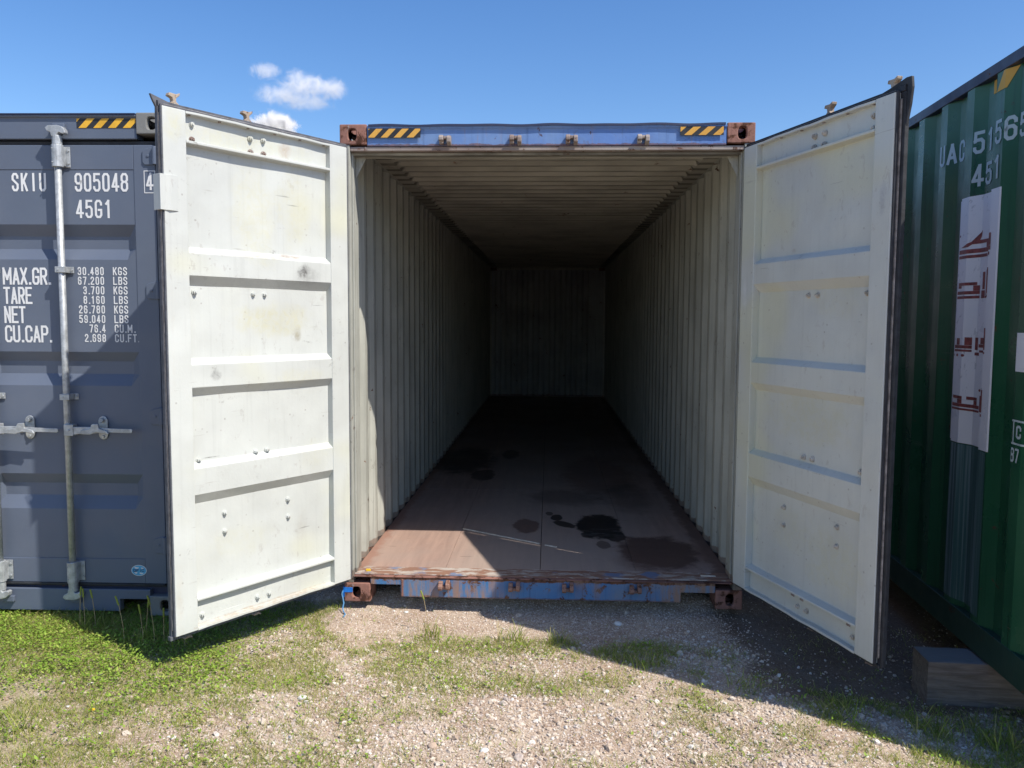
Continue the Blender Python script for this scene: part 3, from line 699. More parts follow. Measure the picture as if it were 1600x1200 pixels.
CAM = [(-.030, 0), (.030, 0), (.024, .013), (.009, .025), (.013, .042), (.038, .050), (.032, .066), (-.012, .064), (-.036, .074), (-.034, .060), (-.011, .042), (-.012, .024), (-.034, .008)]
def open_door(side, th, W, z0, z1, hx, bolts, lipholes, label):
    s, c = math.sin(th), math.cos(th); hy = -.035; DW = M['door_white'] if side < 0 else M['door_white_r']; GO = .010 if side < 0 else .034
    # local frame: t along the leaf from the hinge, o away from the inner face, z up
    def T(t, o, z):
        x = hx+side*t*s+o*side*c; yy = hy-t*c+o*s
        return (x, yy, z)
    st0, st1 = .128, W-.122     # inner limits of the stiles
    prof = [(z0, .0), (z0+.012, .0), (z0+.0125, .034), (.302, .034), (.303, .0), (.316, .0), (.33, .042),
            (.800, .042), (.852, .004), (.985, .004), (1.012, .042),
            (1.352, .042), (1.397, .004), (1.512, .004), (1.542, .042),
            (1.908, .042), (1.957, .004), (2.068, .004), (2.098, .042),
            (2.592, .042), (2.600, .0), (2.614, .0), (2.6145, .034), (z1-.0135, .034), (z1-.012, .0), (z1, .0)]
    mb = MB(); v = []; f = []
    NT_ = 16
    for (z, o) in prof:
        for i in range(NT_+1):
            t = st0+(st1-st0)*i/NT_
            wz = .0025*math.sin(t*9+z*3)*(1 if o > .03 else 0)
            bend = 0.006*math.sin(t*7.3)*math.sin(t*21+1) if z > z1-.02 or z < z0+.02 else 0
            v.append(T(t, o+wz, z+(bend*.4)))
    n = NT_+1
    for i in range(len(prof)-1):
        for j in range(NT_): f.append((i*n+j, i*n+j+1, (i+1)*n+j+1, (i+1)*n+j))
    mb.add(v, f)
    # stiles
    mb.box(0, st0, 0, .046, z0, z1, T); mb.box(st1, W, 0, .046, z0, z1, T)
    mb.box(st0, st1, .0355, .0465, z0, z0+.05, T); mb.box(st0, st1, .0355, .0465, z1-.05, z1, T)
    door = mb.build('door', DW, blue, bevel=.003)
    if label: door['label'] = label
    mb = MB(); mb.box(.002, W-.002, .0475, .052, z0+.002, z1-.002, T); mb.build('outer_skin', M['bluedark'], door)
    # gasket: three runs with the metal retaining strip
    g = MB()
    g.box(-.012, W+.004, .006, .018, z1+.0005, z1+.009, T)
    g.box(-.02, W+GO-.004, .024, .05, z1+.0005, z1+.026, T)
    g.box(W+.0005, W+(.010 if side > 0 else .006), .004, .018, z0, z1+.004, T); g.box(W+.0005, W+GO, .027, .0485, z0-.01, z1+.0003, T)
    g.box(-.012, -.0005, .006, .04, z0, z1, T)
    g.box(0, W+.02, .02, .045, z0-.02, z0-.0005, T)
    # flared corner
    if side < 0: g.prism([(W-.16, z1+.0262), (W-.05, z1+.030), (W+.040, z1+.052), (W+.030, z1+.028), (W+.012, z1-.004), (W+.0105, z1-.03), (W+.0102, z1+.0262)], .030, .044, lambda u, w, d: T(u, d, w))
    else: g.prism([(W-.13, z1+.0262), (W-.06, z1+.038), (W+.028, z1+.058), (W+.058, z1+.056), (W+.064, z1+.01), (W+.055, z1-.06), (W+.0345, z1-.15), (W+.0345, z1+.0262)],
            .030, .044, lambda u, w, d: T(u, d, w))
    g.build('gasket', M['rubber'] if side > 0 else M['rubberL'], door, bevel=.003)
    g = MB(); g.box(W+.0005, W+(.0165 if side > 0 else .007), .0195, .0255, z0+.03, z1-.03, T); g.box(.02, W-.02, .0195, .0225, z1+.0005, z1+.0145, T)
    g.build('gasket_strip', M['strip'], door, bevel=.001)
    b0 = None
    for (t, z, o) in bolts:
        mb = MB(); hexbolt(mb, t, z, T, .0125, o); mb.build('bolt', M['camrust'] if (side < 0 and 2.6 < z < 2.65) else (M['camsteel'] if side > 0 else DW), door)
    if lipholes:
        for t in lipholes:
            mb = MB(); mb.box(t-.014, t+.014, -.0025, .001, .296, .306, T); mb.build('lip_slot', M['camrust'], door)
    # small screws under the top flange
    for i in range(6):
        t = .16+i*(st1-st0-.06)/5; mb = MB(); mb.cyl((t, .016, z1-.0165), 'z', .008, .004, 8, T=T); mb.build('screw', M['camrust'], door)
    # lock rods on the outer face with cams at both ends
    for t in ((.63, 1.05) if side < 0 else (.655, 1.10)):
        mb = MB(); mb.cyl((t, .082, z0-.02), 'z', .017, z1-z0+.06, 14, T=T)
        for zz in (z0+.06, 1.30, 2.0, z1-.16):
            mb.box(t-.05, t+.05, .0535, .062, zz, zz+.08, T)
            mb.box(t-.024, t+.024, .0625, .104, zz+.01, zz+.07, T)
        mb.build('locking_rod', M['galv'], door, bevel=.002)
        mb = MB(); mb.prism([(t-side*u*.85, z1+.028+w*.92) for u, w in CAM], .066, .096, lambda u, w, d: T(u, d, w)); mb.build('lock_cam', M['cambrass'], door, bevel=.003)
        mb = MB(); mb.prism([(t+u*.7, z0-.012-w*.62) for u, w in CAM], .064, .090, lambda u, w, d: T(u, d, w)); mb.build('lock_cam', M['camrust'], door, bevel=.003)
        mb = MB(); mb.box(t-.42, t-.02, .088, .098, 1.085, 1.115, T); mb.build('door_handle', M['galv'], door, bevel=.002)
    for zz in (z0+.28, 1.0, 1.85, z1-.3):
        mb = MB(); mb.box(-.03, .16, .0535, .064, zz-.04, zz+.04, T); mb.cyl((-.028, .045, zz-.06), 'z', .016, .12, 12, T=T)
        mb.build('hinge', DW, door, bevel=.002)
    return door, T

LT = [(.985, 2.700, .034), (.985, 2.626, .034), (1.045, 2.700, .034), (1.045, 2.626, .034), (.644, 2.692, .034), (.644, 2.622, .034), (.563, 2.696, .034), (.563, 2.625, .034)]
LB = LT+[(t, z, .042) for z in (1.876, 1.024) for t in (1.043, .985, .640, .567)] + [(t, z, .042) for t in (.842, .432) for z in (.722, .623)] + [(t, .216, .034) for t in (1.04, .99, .652, .576)]
L_door, TL = open_door(-1, .593, 1.156, .153, 2.753, -1.168, LB, None, 'sunlit left door leaf with its white inner face toward the viewer')
RB = [(t, z, .034) for t in (1.036, .684, .605) for z in (2.680, 2.605+.02)] + [(t, z, .042) for z in (1.879, 1.038) for t in (1.03, .664, .590)] + \
     [(t, z, .042) for t in (.877, .435) for z in (.735, .638)] + [(t, .238, .034) for t in (1.032, .669, .592)]
R_door, TR = open_door(1, .321, 1.200, .180, 2.742, 1.149, RB, (.592, .669, 1.032), 'shaded right door leaf with dark rubber gasket at its free edge')
# folded overlap plate on the left leaf's free edge
mb = MB(); mb.prism([(1.086, -.003), (1.13, -.010), (1.150, -.005), (1.181, -.008), (1.182, .05), (1.175, .05), (1.174, -.002), (1.15, -.0005), (1.088, -.0005)], 2.262, 2.432, lambda u, w, d: TL(u, w, d))
mb.build('overlap_plate', M['door_white'], L_door, bevel=.002)

# =================================================================== GREY CONTAINER ON THE LEFT
GH = 2.896
gx, gy, gz, gth = -2.134, -.304, -.002, .018
org = Vector((gx, gy, gz)) - Vector((math.cos(gth), math.sin(gth), 0))*1.219
grey = container('shipping_container', GH, 12.192, dict(out=M['grey'], inn=M['inner_white'], ceil=M['ceil'], rail_top=M['bluerail'], rail_bot=M['grey'], cast=M['greycast'], post=M['grey']),
                 tuple(org), gth)
tag(grey, 'closed slate-grey container with white weight markings, at the left edge', 'shipping container')
S = 1.219   # measured positions are from the right edge; local x = S + value
mb = MB(); mb.prism([(.012, 2.752), (.012, 2.868), (.0, 2.874), (0, 2.884), (.10, 2.884), (.10, 2.752)], -S+.1635, S-.1635, lambda u, w, d: (d, u, w)); mb.build('header', M['grey'], grey, bevel=.004)
mb = MB(); mb.box(-S+.165, S-.165, -.004, .055, 2.8845, 2.892); mb.build('drip_strip', M['bluerail'], grey)
mb = MB(); mb.prism([(-S+.1635, .152), (-S+.1635, .1), (-S+.36, .1), (-S+.36, .02), (S-.345, .02), (S-.345, .094), (S-.1635, .094), (S-.1635, .152)], .012, .06, lambda u, w, d: (u, d, w))
mb.build('sill', M['grey'], grey, bevel=.004)
mb = MB(); mb.box(-1.155, 1.155, .05, .12, .10, .172); mb.build('threshold', M['bluerail'], grey)
hazard(grey, S-.504, S-.166, 2.812, 2.866, .0105, 4, .05, [M['black'], M['yellow']], phase=.12)
GR = [(.628, .703, .775, .836), (1.354, 1.421, 1.494, 1.55), (2.078, 2.14, 2.212, 2.277)]
def closed_leaf(xa, xb, hinge_right):
    """outer face of a shut leaf: stiles, sheet with three recessed trapezoid grooves"""
    mb = MB(); z0, z1 = .186, 2.722; yf = .022
    sa, sb = xa+.125, xb-.125
    zs = [(.335, 0)]
    for a, b_, c, d in GR: zs += [(a, 0), (b_, .036), (c, .036), (d, 0)]
    zs += [(2.582, 0)]
    xs = [(sa, 0), (sa+.05, 1), (sb-.05, 1), (sb, 0)]
    v = [(x, yf+.004+dz*m_, z+(0 if m_ else (0))) for z, dz in zs for x, m_ in xs]; n = len(xs); f = []
    for i in range(len(zs)-1):
        for j in range(n-1): f.append((i*n+j, i*n+j+1, (i+1)*n+j+1, (i+1)*n+j))
    mb.add(v, f)
    mb.box(xa, sa, yf, yf+.05, z0, z1); mb.box(sb, xb, yf, yf+.05, z0, z1)
    mb.box(sa, sb, yf+.0015, yf+.05, z0, .334); mb.box(sa, sb, yf+.0015, yf+.05, 2.583, z1)
    door = mb.build('door', M['grey'], grey, bevel=.004)
    mb = MB()
    mb.box(xa-.012, xb+.012, yf+.012, yf+.04, z1+.0005, z1+.022); mb.box(xa-.012, xb+.012, yf+.012, yf+.04, z0-.022, z0-.0005)
    mb.box(xa+.01, xb-.01, yf-.004, yf+.011, z0-.012, z0-.0005)
    mb.box(xb+.0005, xb+.014, yf+.012, yf+.04, z0, z1); mb.box(xa-.014, xa-.0005, yf+.012, yf+.04, z0, z1)
    mb.build('gasket', M['rubber'], door, bevel=.002)
    return door, yf
d_r, yf = closed_leaf(.012, S-.068, True)
d_l, yf = closed_leaf(-S+.068, -.012, False)
# hinges, right side
def ghinge(door, x, z, sgn):
    mb = MB()
    mb.prism([(0, -.05), (sgn*.05, -.05), (sgn*.062, -.035), (sgn*.062, .028), (sgn*.045, .04), (0, .05)], yf-.008, yf-.0005, lambda u, w, d: (x-u, d, z+w))
    mb.box(min(x, x+sgn*.045), max(x, x+sgn*.045), yf-.012, yf-.002, z-.03, z+.03)
    mb.cyl((x+sgn*.012, yf-.016, z-.05), 'z', .013, .10, 12)
    mb.cyl((x-sgn*.03, yf-.012, z), 'y', .009, .005, 10)
    mb.build('hinge', M['grey'], door, bevel=.003)
for z in (2.66, 1.905, 1.18, .42):
    ghinge(d_r, S-.075, z, 1); ghinge(d_l, -S+.075, z, -1)

def lockgear(door, x, handle=1):
    """galvanised rod with brackets, guides, cams and swing handle"""
    yr = yf-.040
    mb = MB(); mb.cyl((x, yr, .13), 'z', .0185, 2.665, 18); rod = mb.build('locking_rod', M['galv'], door)
    for p in rod.data.polygons: p.use_smooth = len(p.vertices) == 4
    for z, up_ in ((2.595, 1), (.205, -1)):     # bearing brackets
        mb = MB(); mb.box(x-.03, x+.052, yf-.007, yf-.0007, z, z+.115)
        mb.cyl((x, yr, z-.004), 'z', .031, .123, 16)
        mb.box(x-.03, x+.03, yr, yf-.0075, z+.004, z+.111)
        for a in (.042,):
            for zz in (z+.022, z+.093): mb.cyl((x+a, yf-.013, zz), 'y', .008, .006, 8)
        mb.cyl((x-.014, yr-.034, z+.02), 'y', .004, .006, 6); mb.cyl((x-.014, yr-.034, z+.095), 'y', .004, .006, 6)
        mb.build('rod_bracket', M['galv'], door, bevel=.003)
        mb = MB(); zc = 2.715 if up_ > 0 else .15
        mb.cyl((x, yr, zc), 'z', .026, .05, 14)
        mb.build('rod_collar', M['galv'], door, bevel=.003)
    for z in (2.018, 1.292):
        mb = MB(); mb.box(x-.034, x+.050, yf-.006, yf-.0007, z-.018, z+.018)
        mb.box(x-.028, x+.028, yr-.023, yf-.0065, z-.017, z+.017); mb.cyl((x+.040, yf-.012, z), 'y', .007, .006, 8); mb.cyl((x-.01, yr-.027, z), 'y', .005, .005, 8)
        mb.build('rod_guide', M['galv'], door, bevel=.003)
    # top and bottom cams engaging keepers
    for zc, sg in ((2.775, 1), (.145, -1)):
        mb = MB()
        mb.prism([(-.055, .030), (-.040, .042), (.012, .044), (.040, .036), (.056, .020), (.060, .000), (.046, -.006), (.022, .004), (.006, -.020), (-.020, -.020), (-.026, .004), (-.046, .012)],
                 yr-.024, yr+.012, lambda u, w, d: (x+u, d, zc+sg*(w)))
        mb.prism([(-.02, .016), (.036, .028), (.036, .044), (.01, .056), (-.03, .052)], yr+.0125, yf+.001, lambda u, w, d: (x+u, d, zc+sg*w))
        mb.build('lock_cam', M['galv'], door, bevel=.004)
    # handle
    z = 1.103
    mb = MB()
    mb.box(x-.004, x+.050, yr-.034, yr+.012, z-.033, z+.033)
    mb.prism([(.048, -.026), (.10, -.020), (.14, -.022), (.20, -.014), (.26, -.012), (.385, -.014), (.392, -.008), (.392, .006), (.385, .010), (.26, .012), (.20, .016), (.12, .020), (.048, .018)],
             yr-.030, yr-.020, lambda u, w, d: (x+u, d, z+w))
    mb.cyl((x+.025, yr-.040, z), 'y', .006, .006, 8)
    mb.build('door_handle', M['galv'], door, bevel=.003)
    # oval retainer with catch
    mb = MB(); pts = []
    for i in range(20):
        a = 2*math.pi*i/20; pts.append((.19+.028*math.cos(a), .002+.034*math.sin(a)+(.040 if math.sin(a) > 0 else -.030)))
    mb.prism(pts, yf-.008, yf-.0007, lambda u, w, d: (x+u, d, z+w))
    mb.prism([(.09, -.020), (.15, -.024), (.19, -.010), (.26, -.020), (.25, -.002), (.205, .012), (.20, .040), (.165, .038), (.15, .010), (.10, .002)], yr-.044, yr-.0305, lambda u, w, d: (x+u, d, z+w))
    mb.cyl((x+.19, yf-.032, z+.052), 'y', .013, .024, 12); mb.cyl((x+.19, yf-.016, z-.045), 'y', .010, .008, 12)
    mb.build('handle_retainer', M['galv'], door, bevel=.003)
lockgear(d_r, S-.603); lockgear(d_r, S-1.035)
lockgear(d_l, -S+.30); lockgear(d_l, -S+.70)

# lettering on the grey right leaf; the sheet lies at yf+.004, stiles at yf
def flat_text(parent, rows, mat, y, name='lettering'):
    mb = MB()
    for r in rows:
        for quad, li in text_quads(*r[:7], **(r[7] if len(r) > 7 else {})):
            mb.add([(q[0], y-.00025*li, q[1]) for q in quad], [(0, 1, 2, 3)])
    return mb.build(name, mat, parent, recalc=False)
X = lambda v: S+v-.013
yl = yf+.004-.0016
flat_text(d_r, [('SKIU', X(-.886), 2.463, .103, .040, .053, .0125)], M['letter'], yl)
flat_text(d_r, [('905048', X(-.522), 2.462, .104, .043, .0530, .0125)], M['letter'], yl)
flat_text(d_r, [('45G1', X(-.520), 2.313, .103, .043, .0545, .0125)], M['letter'], yl)
# check digit in its box, on the stile
y4 = yf-.0016
mb = MB()
for quad, li in text_quads('4', X(-.109), 2.470, .098, .040, .05, .0118): mb.add([(q[0], y4-.00025*li, q[1]) for q in quad], [(0, 1, 2, 3)])
mb.build('lettering', M['letter'], d_r, recalc=False); mb = MB()
for quad in strip([(X(-.1185), 2.455), (X(-.0565), 2.455), (X(-.0565), 2.577), (X(-.1185), 2.577)], .0045, True): mb.add([(q[0], y4, q[1]) for q in quad], [(0, 1, 2, 3)])
mb.build('number_frame', M['letter'], d_r, recalc=False)
for i, (w_, wd) in enumerate((('MAX.GR.', .0455), ('TARE', .043), ('NET', .043), ('CU.CAP.', .0465))):
    flat_text(d_r, [(w_, X(-.962), 1.934-i*.1105, .098, wd*.93, wd, .0125)], M['letter'], yl)
nums = ['30.480', '67.200', '3.700', '8.160', '26.780', '59.040', '76.4', '2.698']
unit = ['KGS', 'LBS', 'KGS', 'LBS', 'KGS', 'LBS', 'CU.M.', 'CU.FT.']
for i in range(8):
    z = 1.990-i*.0547; p = .0288
    xr = X(-.363)-text_width(nums[i], p)
    flat_text(d_r, [(nums[i], xr, z, .046, .0205, p, .0064)], M['letter'], yl); flat_text(d_r, [(unit[i], X(-.318), z, .046, .0225, .0295, .0064)], M['letter'], yl)
# oval sticker
mb = MB(); cx, cz = X(-.218), .265; n = 32
pe = [(cx+.046*math.cos(2*math.pi*i/n), cz+.033*math.sin(2*math.pi*i/n)) for i in range(n)]
ye = yf+.004-.005
mb.add([(a, ye, b_) for a, b_ in pe], [list(range(n))])
mb.mat(1); pe2 = [(cx+.0425*math.cos(2*math.pi*i/n), cz+.0297*math.sin(2*math.pi*i/n)) for i in range(n)]
mb.add([(a, ye-.0005, b_) for a, b_ in pe2], [list(range(n))])
mb.mat(0)
for (ax, az, rx, rz) in ((-.014, .016, .014, .006), (.014, -.017, .012, .005), (-.018, -.013, .009, .006), (.020, .014, .008, .005)):
    mb.add([(cx+ax+rx*math.cos(2*math.pi*i/9)*(1+.25*math.sin(i*2.3)), ye-.001, cz+az+rz*math.sin(2*math.pi*i/9)*(1+.3*math.cos(i*1.7))) for i in range(9)], [list(range(9))])
mb.mat(2)
for quad, li in text_quads('QFIC', cx-.0325, cz-.0085, .017, .0155, .0195, .0034, slots=[cx-.034, cx-.015, cx+.001, cx+.016]):
    mb.add([(q[0], ye-.0015-.0002*li, q[1]) for q in quad], [(0, 1, 2, 3)])
mb.build('oval_sticker', [M['letter'], M['ovalblue'], M['ovalnavy']], d_r, recalc=False)
# cam keepers on the grey header and sill
for x in (X(-.588), X(-.992), -S+.30, -S+.70):
    mb = MB(); mb.box(x-.035, x+.035, -.012, .0115, 2.800, 2.835); mb.build('cam_keeper', M['grey'], grey, bevel=.004)
    mb = MB(); mb.box(x-.035, x+.035, -.012, .0115, .075, .11); mb.build('cam_keeper', M['grey'], grey, bevel=.004)

# =================================================================== GREEN CONTAINER ON THE RIGHT
bsl = .055; a0 = 2.207; gz2 = .098; yN = -1.74
rot = -math.atan(bsl)
cn = Vector((a0+bsl*yN, yN, gz2)); ux = Vector((math.cos(rot), math.sin(rot), 0)); uy = Vector((-math.sin(rot), math.cos(rot), 0))
og = cn+ux*1.219
def vloc(yw): return (yw-yN)/uy.y      # world y on the wall -> local y
GP = .313; GK = GP/.278
green = container('shipping_container', 2.896, 12.192, dict(out=M['green'], inn=M['inner_white'], ceil=M['ceil'], rail_top=M['bluerail'], rail_bot=M['greenrail'], cast=M['green'], post=M['green']),
                  tuple(og), rot, phaseL=vloc(-.185), phaseR=.3, pitch=GP, k=GK)
tag(green, 'dark green corrugated container with tall white sticker, at the right edge', 'shipping container')
mb = MB(); mb.box(-1.055, 1.055, .004, .10, 2.74, 2.886); mb.build('header', M['green'], green)
mb = MB(); mb.box(-1.055, 1.055, .004, .10, .02, .16); mb.build('sill', M['greenrail'], green)
for xa, xb in ((-1.158, -.004), (.004, 1.158)):
    mb = MB(); mb.box(xa, xb, .02, .065, .165, 2.735)
    dd = mb.build('door', M['green'], green, bevel=.004)
    for x in (xa+.35, xb-.35):
        mb = MB(); mb.cyl((x, -.02, .1), 'z', .017, 2.7, 12)
        for z in (.3, 1.2, 2.0, 2.6): mb.box(x-.04, x+.04, -.03, .019, z, z+.05)
        mb.build('locking_rod', M['galv'], dd)
mb = MB(); mb.box(-1.15, 1.15, .07, 12.05, .14, .168); mb.build('floor', M['floor'], green)

prof = side_profile(.125, 12.192-.13, vloc(-.185), GP, GK)
brk = [p[0] for p in prof]
def poff(v):
    for (a, oa), (b_, ob) in zip(prof[:-1], prof[1:]):
        if a <= v <= b_: return oa+(ob-oa)*(v-a)/(b_-a+1e-9)
    return 0
def corr_decal(polys, mats, name, lift, parent=green, z_wave=None):
    """polys: list of ([(v,z)...], mat index, layer); cut at the corrugation's folds and laid on the wall"""
    b = bmesh.new()
    for pts, mi, li in polys:
        vs_ = [b.verts.new((li*.00025+mi*.0012, p[0], p[1])) for p in pts]
        try: fc = b.faces.new(vs_); fc.material_index = mi
        except Exception: pass
    lo = min(v.co.y for v in b.verts); hi = max(v.co.y for v in b.verts)
    for y in brk:
        if lo < y < hi:
            bmesh.ops.bisect_plane(b, geom=b.verts[:]+b.edges[:]+b.faces[:], plane_co=(0, y, 0), plane_no=(0, 1, 0), dist=1e-6)
    for v in b.verts: v.co.x = -(1.219-.004)+poff(v.co.y)-lift-v.co.x
    me = bpy.data.meshes.new(name); b.to_mesh(me); b.free()
    for mm in mats: me.materials.append(mm)
    o = bpy.data.objects.new(name, me); COL.objects.link(o); o.parent = parent; return o
# on the left side wall the reader looks along +x, so larger world y is to the LEFT: v decreases rightwards
def mir(quads, v0): return [([(v0-(q[0]), q[1]) for q in quad], 0, li) for quad, li in quads]
zoff = -gz2
step = GP/4; slot0 = vloc(-.185)
def slotpos(k): return k*step
gw = .062
for word, ks, zb in (('UAC', (0, 1, 2), 2.603), ('51565', (5, 6, 8, 9, 10), 2.597), ('451', (5, 6, 8), 2.432)):
    for ch, k in zip(word, ks):
        qs = text_quads(ch, 0, zb+zoff, .112, gw, 0, .017, slots=[slotpos(k)-gw/2])
        corr_decal(mir(qs, slot0), [M['letterG']], 'lettering', .002)
# tall sticker
vL, vR = vloc(-.362), vloc(-.860)
SW = vL-vR
polys = [([(vL, 1.118+zoff), (vR, 1.118+zoff), (vR, 2.388+zoff), (vL, 2.388+zoff)], 0, 0)]
def ar(word_polys, zb, h, u0=.03, u1=.86):
    for pts in word_polys:
        polys.append(([(vL-SW*(u0+(u1-u0)*u), zb+zoff+h*w) for u, w in pts], 1, 0))
def rc(a, b_, c, d): return [(a, b_), (c, b_), (c, d), (a, d)]
def dot(u, w, r=.028): return [(u+r*math.cos(i*math.pi/4), w+r*1.9*math.sin(i*math.pi/4)) for i in range(8)]
ta = [[(0, .2), (0, .28), (.10, .62), (.17, .62), (.17, .52), (.13, .50), (.06, .2)], rc(.115, .19, .17, .50)]
W1 = ta+[rc(.0, 0, .74, .12), rc(.175, .19, .80, .36), [(.24, .45), (.45, .66), (.60, 1.08), (.585, .86), (.56, .70), (.80, .70), (.80, .365), (.715, .365), (.715, .56), (.46, .55), (.40, .45)],
      rc(.75, 0, .80, .12), rc(.82, 0, .87, .75), rc(.885, .19, .93, .75), rc(.95, .37, 1.0, .85), rc(.885, .0, .98, .12), rc(.935, .19, 1.0, .36), dot(.10, .95), dot(.19, .95), dot(.86, .98)]
W2 = ta+[rc(.0, 0, .60, .10), rc(.175, .16, .60, .28), rc(.50, .285, .60, .48), rc(.22, .49, .55, .60), rc(.22, .39, .30, .485), rc(.64, 0, .73, .28), rc(.66, .32, .72, .95), rc(.75, .10, .82, 1.02), rc(.74, 0, .87, .08), rc(.83, .12, .88, 1.04), rc(.91, .14, .97, 1.06), rc(.91, 0, .97, .10), dot(.10, .88), dot(.17, .90)]
W3 = ta+[rc(.0, .12, .52, .2), rc(.175, .24, .52, .36), rc(.24, .37, .32, .62), rc(.42, .37, .52, .66), rc(.56, .2, .62, .66), rc(.56, .0, .66, .11), rc(.64, .3, .80, .42), rc(.68, .43, .78, .66), rc(.66, .12, .80, .2),
      rc(.83, .2, .88, 1.0), rc(.91, .24, .98, 1.02), rc(.83, .10, .98, .165), dot(.14, .98), dot(.18, -.02), dot(.27, -.02), dot(.40, -.02)]
W4 = ta+[rc(.0, .0, .10, .1), rc(.17, .06, .72, .14), rc(.175, .19, .72, .32), rc(.21, .5, .42, .62), rc(.33, .325, .42, .49), rc(.48, .5, .66, .62), rc(.58, .325, .66, .49), rc(.73, .1, .79, .72), rc(.82, .0, .87, .9),
      rc(.91, .16, .98, 1.0), rc(.91, .0, .98, .09), dot(.10, .98), dot(.72, .92), dot(.78, .98)]
ar(W1, 2.075, .125); ar(W2, 1.868, .138); ar(W3, 1.578, .138); ar(W4, 1.282, .132)
corr_decal(polys, [M['sticker'], M['redprint']], 'tall_sticker', .0025)
# ghost of a torn-off sticker below
t = NT('bare_patch_paint')
st = t.noise(1, 4, .6, t.obj((60, 60, .6)))
c = t.mix(t.ramp(st, .42, .75), (.05, .12, .11), (.26, .34, .36))
M['ghost'] = t.out(c, .5, t.bump(t.noise(60, 3, .6), .2, .003))
corr_decal([([(vL-.01, .19), (vR+.02, .19), (vR+.02, 1.112+zoff), (vL-.01, 1.112+zoff)], 0, 0)], [M['ghost']], 'faded_patch', .0014)
# small white plate and approval marks nearer the end
va, vb = vloc(-1.060), vloc(-1.33)
corr_decal([([(va, 1.525+zoff), (vb, 1.525+zoff), (vb, 1.70+zoff), (va, 1.70+zoff)], 0, 0)], [M['sticker']], 'white_label', .002)
polys = mir(text_quads('C', 0, 1.222+zoff, .062, .044, 0, .012, slots=[.062]), vloc(-1.055))
for quad in strip([(vloc(-1.095), 1.198+zoff), (vloc(-1.185), 1.198+zoff), (vloc(-1.185), 1.302+zoff), (vloc(-1.095), 1.302+zoff)], .009, True): polys.append(([tuple(q) for q in quad], 0, 1))
for quad in strip([(vloc(-1.063), 1.198+zoff), (vloc(-1.095)+.006, 1.198+zoff)], .009)+strip([(vloc(-1.063), 1.302+zoff), (vloc(-1.095)+.006, 1.302+zoff)], .009)+strip([(vloc(-1.078), 1.218+zoff), (vloc(-1.078), 1.282+zoff)], .008):
    polys.append(([tuple(q) for q in quad], 0, 2))
corr_decal(polys, [M['letterG']], 'approval_mark', .002)
polys = mir(text_quads('87', 0, 1.112+zoff, .066, .033, .040, .010), vloc(-1.0765))
corr_decal(polys, [M['letterG']], 'lettering', .002)
# hazard stripes under the top rail
hz = []
for va_, vb_, z0_, z1_, sl in ((-.665, -.725, 2.865, 2.93, -.0), (-.775, -.86, 2.845, 2.93, -.06)):
    A, B = vloc(va_), vloc(vb_)
    hz.append(([(A, z0_+zoff), (B, z0_+zoff), (B+sl, z1_+zoff), (A+sl, z1_+zoff)], 0, 0))
A = vloc(-.725)
corr_decal(hz, [M['yellowfade']], 'hazard_label', .002)

# =================================================================== GROUND
def vnoise(x, y, seed):
    xi = np.floor(x).astype(np.int64); yi = np.floor(y).astype(np.int64); xf = x-xi; yf_ = y-yi
    def hsh(a, b):
        h = (a*374761393+b*668265263+seed*1442695041) & 0xffffffff
        h = ((h ^ (h >> 13))*1274126177) & 0xffffffff; return ((h ^ (h >> 16)) & 0xffff)/65535.0
    u = xf*xf*(3-2*xf); v = yf_*yf_*(3-2*yf_)
    return (hsh(xi, yi)*(1-u)+hsh(xi+1, yi)*u)*(1-v)+(hsh(xi, yi+1)*(1-u)+hsh(xi+1, yi+1)*u)*v
def fbm(x, y, sc_, seed, oct_=4):
    s = 0; a = .5; t_ = 0
    for i in range(oct_):
        s = s+a*vnoise(x*sc_*2**i, y*sc_*2**i, seed+i); t_ += a; a *= .5
    return s/t_
def sm(x, a, b):
    t_ = np.clip((x-a)/(b-a), 0, 1); return t_*t_*(3-2*t_)
def gh(x, y):
    x = np.asarray(x, float); y = np.asarray(y, float)
    base = -.055-.075*sm(x, 1.0, 2.0)+.02*sm(-x, 1.4, 2.4)
    fine = (fbm(x, y, 1.3, 3)-.5)*.05+(fbm(x, y, 6, 9)-.5)*.018
    h = base+fine*np.clip(1.2-np.hypot(x, y+1)/40, .2, 1)
    # levelled, slightly raised pads where the containers rest
    k = sm(y, .02, .25)*(1-sm(np.abs(x), 1.35, 1.6)); h = h*(1-k)+k*.002
    k = sm(y, -.30, -.1)*(1-sm(x, -2.12, -1.95)); h = h*(1-k)+k*.002
    return h
def axis(fine0, fine1, st, far):
    a = list(np.arange(fine0, fine1+st/2, st)); s = st
    lo = [fine0]; hi = [a[-1]]
    while hi[-1] < far: s *= 1.25; hi.append(hi[-1]+s)
    s = st
    while lo[-1] > -far: s *= 1.25; lo.append(lo[-1]-s)
    return np.array(lo[::-1][:-1]+a+hi[1:])
gxs = axis(-4, 4, .025, 4000); gys = axis(-3.4, .6, .025, 4000)
XX, YY = np.meshgrid(gxs, gys); ZZ = gh(XX, YY)
me = bpy.data.meshes.new('ground'); nx, ny = len(gxs), len(gys)
co = np.stack([XX, YY, ZZ], -1).reshape(-1, 3)
ii = (np.arange(ny-1)[:, None]*nx+np.arange(nx-1)[None, :]).reshape(-1)
quads = np.stack([ii, ii+1, ii+nx+1, ii+nx], -1)
